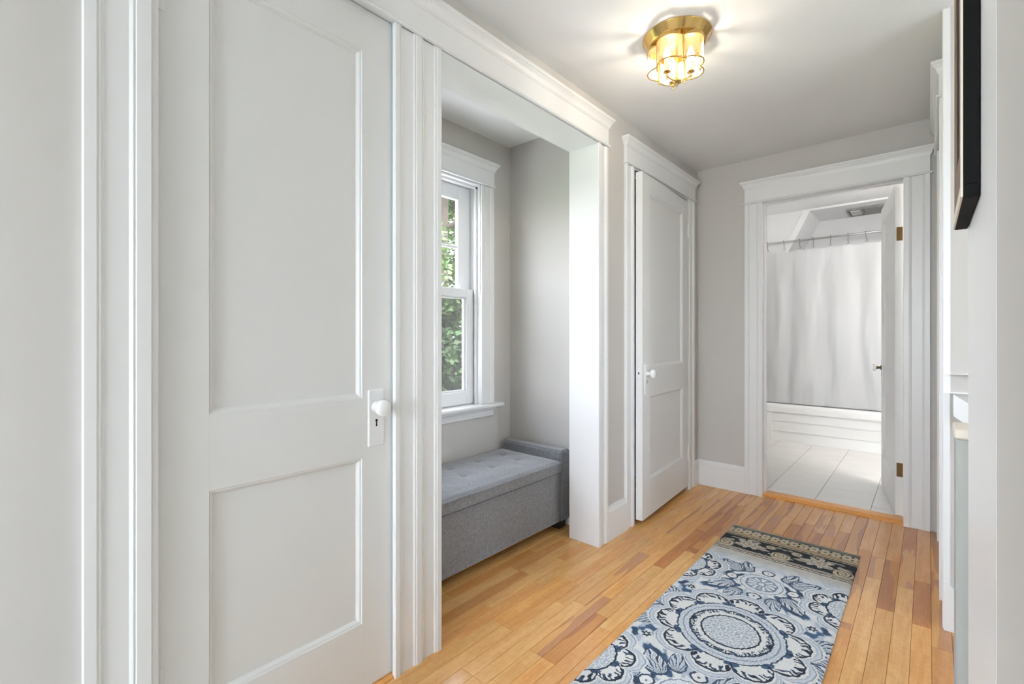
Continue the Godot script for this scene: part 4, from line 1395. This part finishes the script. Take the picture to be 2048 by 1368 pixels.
func rug() -> void:
	nz_a = noise(91, 0.12, 2)
	nz_b = noise(92, 0.12, 2)
	var W := 640
	var H := 1160
	var im := Image.create(W, H, false, Image.FORMAT_RGB8)
	var hm := Image.create(W, H, false, Image.FORMAT_L8)
	var r := RandomNumberGenerator.new()
	r.seed = 17
	var WM := 0.645
	var tuft := noise(93, 0.32, 2)
	var half := W / 2
	for y in H:
		for x in half:
			var c := rug_color((x + 0.5) / W * WM, (y + 0.5) / H * 1.165)
			for side in 2:
				var xx := x if side == 0 else W - 1 - x
				var k := tuft.get_noise_2d(xx, y)
				var f := 1.0 + 0.2 * k + (r.randf() - 0.5) * 0.2
				im.set_pixel(xx, y, Color(c.r * f, c.g * f, c.b * f))
				hm.set_pixel(xx, y, Color.from_hsv(0, 0, clampf(0.5 + 0.4 * k + (r.randf() - 0.5) * 0.4, 0, 1)))
	var m := mat("rug wool", Color.WHITE, 1.0)
	m.albedo_texture = ImageTexture.create_from_image(im)
	m.heightmap_enabled = true
	m.heightmap_texture = ImageTexture.create_from_image(hm)
	m.heightmap_scale = 0.25
	m.texture_repeat = false
	var g := base("runner_rug", Vector3(-0.92, 0.0005, -3.16))
	tag(g, "blue and cream medallion runner rug on the hallway floor", "rug")
	var mb := MB.new()
	var NX := 48
	var NZ := 180
	var LEN := 2.33
	var jag := noise(94, 30.0, 2)
	var pos := func(i: int, j: int) -> Vector3:
		var fx := clampf((i - 1.0) / (NX - 2.0), 0, 1)
		var fz := clampf((j - 1.0) / (NZ - 2.0), 0, 1)
		var x := fx * WM
		var z := fz * LEN
		var e := minf(minf(x, WM - x), minf(z, LEN - z))
		var y := 0.011 - 0.006 * (1.0 - smoothstep(0.0, 0.012, e)) + 0.0008 * jag.get_noise_2d(x * 2.0, z * 2.0)
		if i == 0 or i == NX or j == 0 or j == NZ:
			y = 0.0
		if fx == 0.0 or fx == 1.0:
			x += 0.0022 * jag.get_noise_2d(fx * 7.0, z * 4.0)
		return Vector3(x, y, z)
	var uvf := func(i: int, j: int) -> Vector2:
		var fx := clampf((i - 1.0) / (NX - 2.0), 0, 1)
		var fz := clampf((j - 1.0) / (NZ - 2.0), 0, 1)
		return Vector2(lerpf(0.001, 0.999, fx), 1.0 - absf(1.0 - fz * 2.0))
	mb.grid(NX, NZ, pos, Vector3.UP, uvf)
	put("wool_pile", mb, m, g)
	put("backing", one(Vector3(0.003, 0.0, 0.003), Vector3(WM - 0.003, 0.003, LEN - 0.003)), M["cream paint"], g)

# ------------------------------------------------------------------ picture on the near wall
func picture() -> void:
	var p := base("picture_frame", Vector3(0.06, 1.42, -1.185))
	tag(p, "thin black picture frame seen edge-on at the right edge", "picture frame")
	# own axes: z along the wall, x out of the wall is -x
	var h := 0.155
	var H := 0.86
	put("frame_side", boxes([[Vector3(-0.019, 0, -h), Vector3(0, 0.02, h)], [Vector3(-0.019, H - 0.02, -h), Vector3(0, H, h)], [Vector3(-0.019, 0.02, -h), Vector3(0, H - 0.02, -h + 0.02)], [Vector3(-0.019, 0.02, h - 0.02), Vector3(0, H - 0.02, h)]], 0.0008), M["black paint"], p)
	put("cream_lip", boxes([[Vector3(-0.0215, 0.001, -h + 0.001), Vector3(-0.019, 0.022, h - 0.001)], [Vector3(-0.0215, H - 0.022, -h + 0.001), Vector3(-0.019, H - 0.001, h - 0.001)], [Vector3(-0.0215, 0.022, -h + 0.001), Vector3(-0.019, H - 0.022, -h + 0.022)], [Vector3(-0.0215, 0.022, h - 0.022), Vector3(-0.019, H - 0.022, h - 0.001)]]), M["cream paint"], p)
	put("bronze_band", boxes([[Vector3(-0.0205, 0.022, -h + 0.022), Vector3(-0.017, 0.09, h - 0.022)], [Vector3(-0.0205, H - 0.09, -h + 0.022), Vector3(-0.017, H - 0.022, h - 0.022)], [Vector3(-0.0205, 0.09, -h + 0.022), Vector3(-0.017, H - 0.09, -h + 0.09)], [Vector3(-0.0205, 0.09, h - 0.09), Vector3(-0.017, H - 0.09, h - 0.022)]]), M["bronze leaf"], p)
	put("print", one(Vector3(-0.0185, 0.09, -h + 0.09), Vector3(-0.016, H - 0.09, h - 0.09)), M["black paint"], p)

# ------------------------------------------------------------------ trees outside the alcove window
func outdoors() -> void:
	var gm := mat("lawn", c8(92, 116, 58), 1.0)
	tag(put("ground", one(Vector3(-60, -3.4, -60), Vector3(-3.2, -3.1, 40)), gm), "green lawn far below the alcove window", "lawn", "structure")
	tag(put("added_bounce_roof", boxes([[Vector3(-5.2, -0.75, -6.0), Vector3(-2.4, -0.6, 3.0)]]), mat("pale bounce roofing", c8(216, 214, 210), 0.9)), "unseen pale roof added below the alcove window to bounce light upward", "roof", "structure")  # reflector added out of view to throw light up into the alcove
	var bark := mat("bark", c8(58, 50, 42), 0.9)
	var leafm := mat("leaves", Color.WHITE, 0.6)
	leafm.vertex_color_use_as_albedo = true
	leafm.backlight_enabled = true
	leafm.backlight = Color(0.5, 0.5, 0.5)
	# one folded leaf spray, shared by all copies
	var lf := MB.new()
	for k in 5:
		var a := TAU * k / 5.0 + 0.4
		var e := Vector3(cos(a), 0.25 * sin(k * 2.0), sin(a))
		var s := Vector3(-sin(a), 0.0, cos(a)) * 0.32
		var o := e * 0.25
		lf.quad(o, o + e * 0.4 + s, o + e * 1.0, o + e * 0.4 - s + Vector3(0, 0.12, 0), Vector3.UP)
	var lm := lf.mesh()
	var spots := [
		[Vector3(-7.9, -3.1, -6.6), 8.8, 2.3, c8(66, 94, 38), "broad bright green tree outside the alcove window", 15000],
		[Vector3(-5.6, -3.1, -4.5), 4.7, 1.35, c8(46, 66, 34), "shorter tree close below the alcove window with leaves darkened for shade", 9000],  # shade put into the leaf colour of this lower tree
		[Vector3(-12.5, -3.1, -9.4), 9.6, 3.2, c8(70, 94, 48), "tall pale green tree behind the other trees", 7000],
		[Vector3(-9.5, -3.1, -11.2), 8.8, 2.6, c8(60, 86, 42), "tall mid green tree to the right behind the bright one", 5000]]
	for sp in spots:
		var t := base("tree", sp[0])
		tag(t, sp[4], "tree", "", "trees outside the alcove window")
		var mb := MB.new()
		mb.tube([Vector3(0, 0, 0), Vector3(0.08, sp[1] * 0.35, 0.05), Vector3(-0.05, sp[1] * 0.7, 0), Vector3(0, sp[1] * 0.92, 0)], 0.16, 10)
		for k in 6:
			var a := k * 2.4
			var y0: float = sp[1] * (0.35 + 0.08 * k)
			mb.tube([Vector3(0, y0, 0), Vector3(cos(a) * sp[2] * 0.45, y0 + 0.5, sin(a) * sp[2] * 0.45), Vector3(cos(a) * sp[2] * 0.75, y0 + 1.0, sin(a) * sp[2] * 0.75)], 0.05, 6)
		put("trunk", mb, bark, t)
		var mm := MultiMesh.new()
		mm.transform_format = MultiMesh.TRANSFORM_3D
		mm.use_colors = true
		mm.mesh = lm
		mm.instance_count = sp[5]
		var clumps := []
		for k in 46:
			var a := rng.randf() * TAU
			var v := rng.randf_range(-1, 1)
			var rr: float = sp[2] * rng.randf_range(0.55, 1.0)
			var flat := sqrt(1.0 - v * v)
			clumps.append([Vector3(cos(a) * flat * rr, sp[1] * 0.56 + v * sp[1] * 0.44, sin(a) * flat * rr), sp[2] * rng.randf_range(0.2, 0.36), rng.randf_range(0.75, 1.3), rng.randf()])
		for i in mm.instance_count:
			var c: Array = clumps[rng.randi() % clumps.size()]
			var d: Vector3 = Vector3(rng.randfn(), rng.randfn() * 0.75, rng.randfn()).normalized() * c[1] * pow(rng.randf(), 0.4)
			var b := Basis.from_euler(Vector3(rng.randf_range(-0.9, 0.9), rng.randf() * TAU, rng.randf_range(-0.9, 0.9))).scaled(Vector3.ONE * rng.randf_range(0.08, 0.14))
			mm.set_instance_transform(i, Transform3D(b, c[0] + d))
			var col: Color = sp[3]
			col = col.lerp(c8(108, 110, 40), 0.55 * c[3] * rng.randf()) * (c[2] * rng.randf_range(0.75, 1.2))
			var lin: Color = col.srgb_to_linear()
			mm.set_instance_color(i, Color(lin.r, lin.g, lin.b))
		var fo := MultiMeshInstance3D.new()
		fo.name = "foliage"
		fo.multimesh = mm
		fo.material_override = leafm
		fo.set_meta("kind", "stuff")
		t.add_child(fo, true)
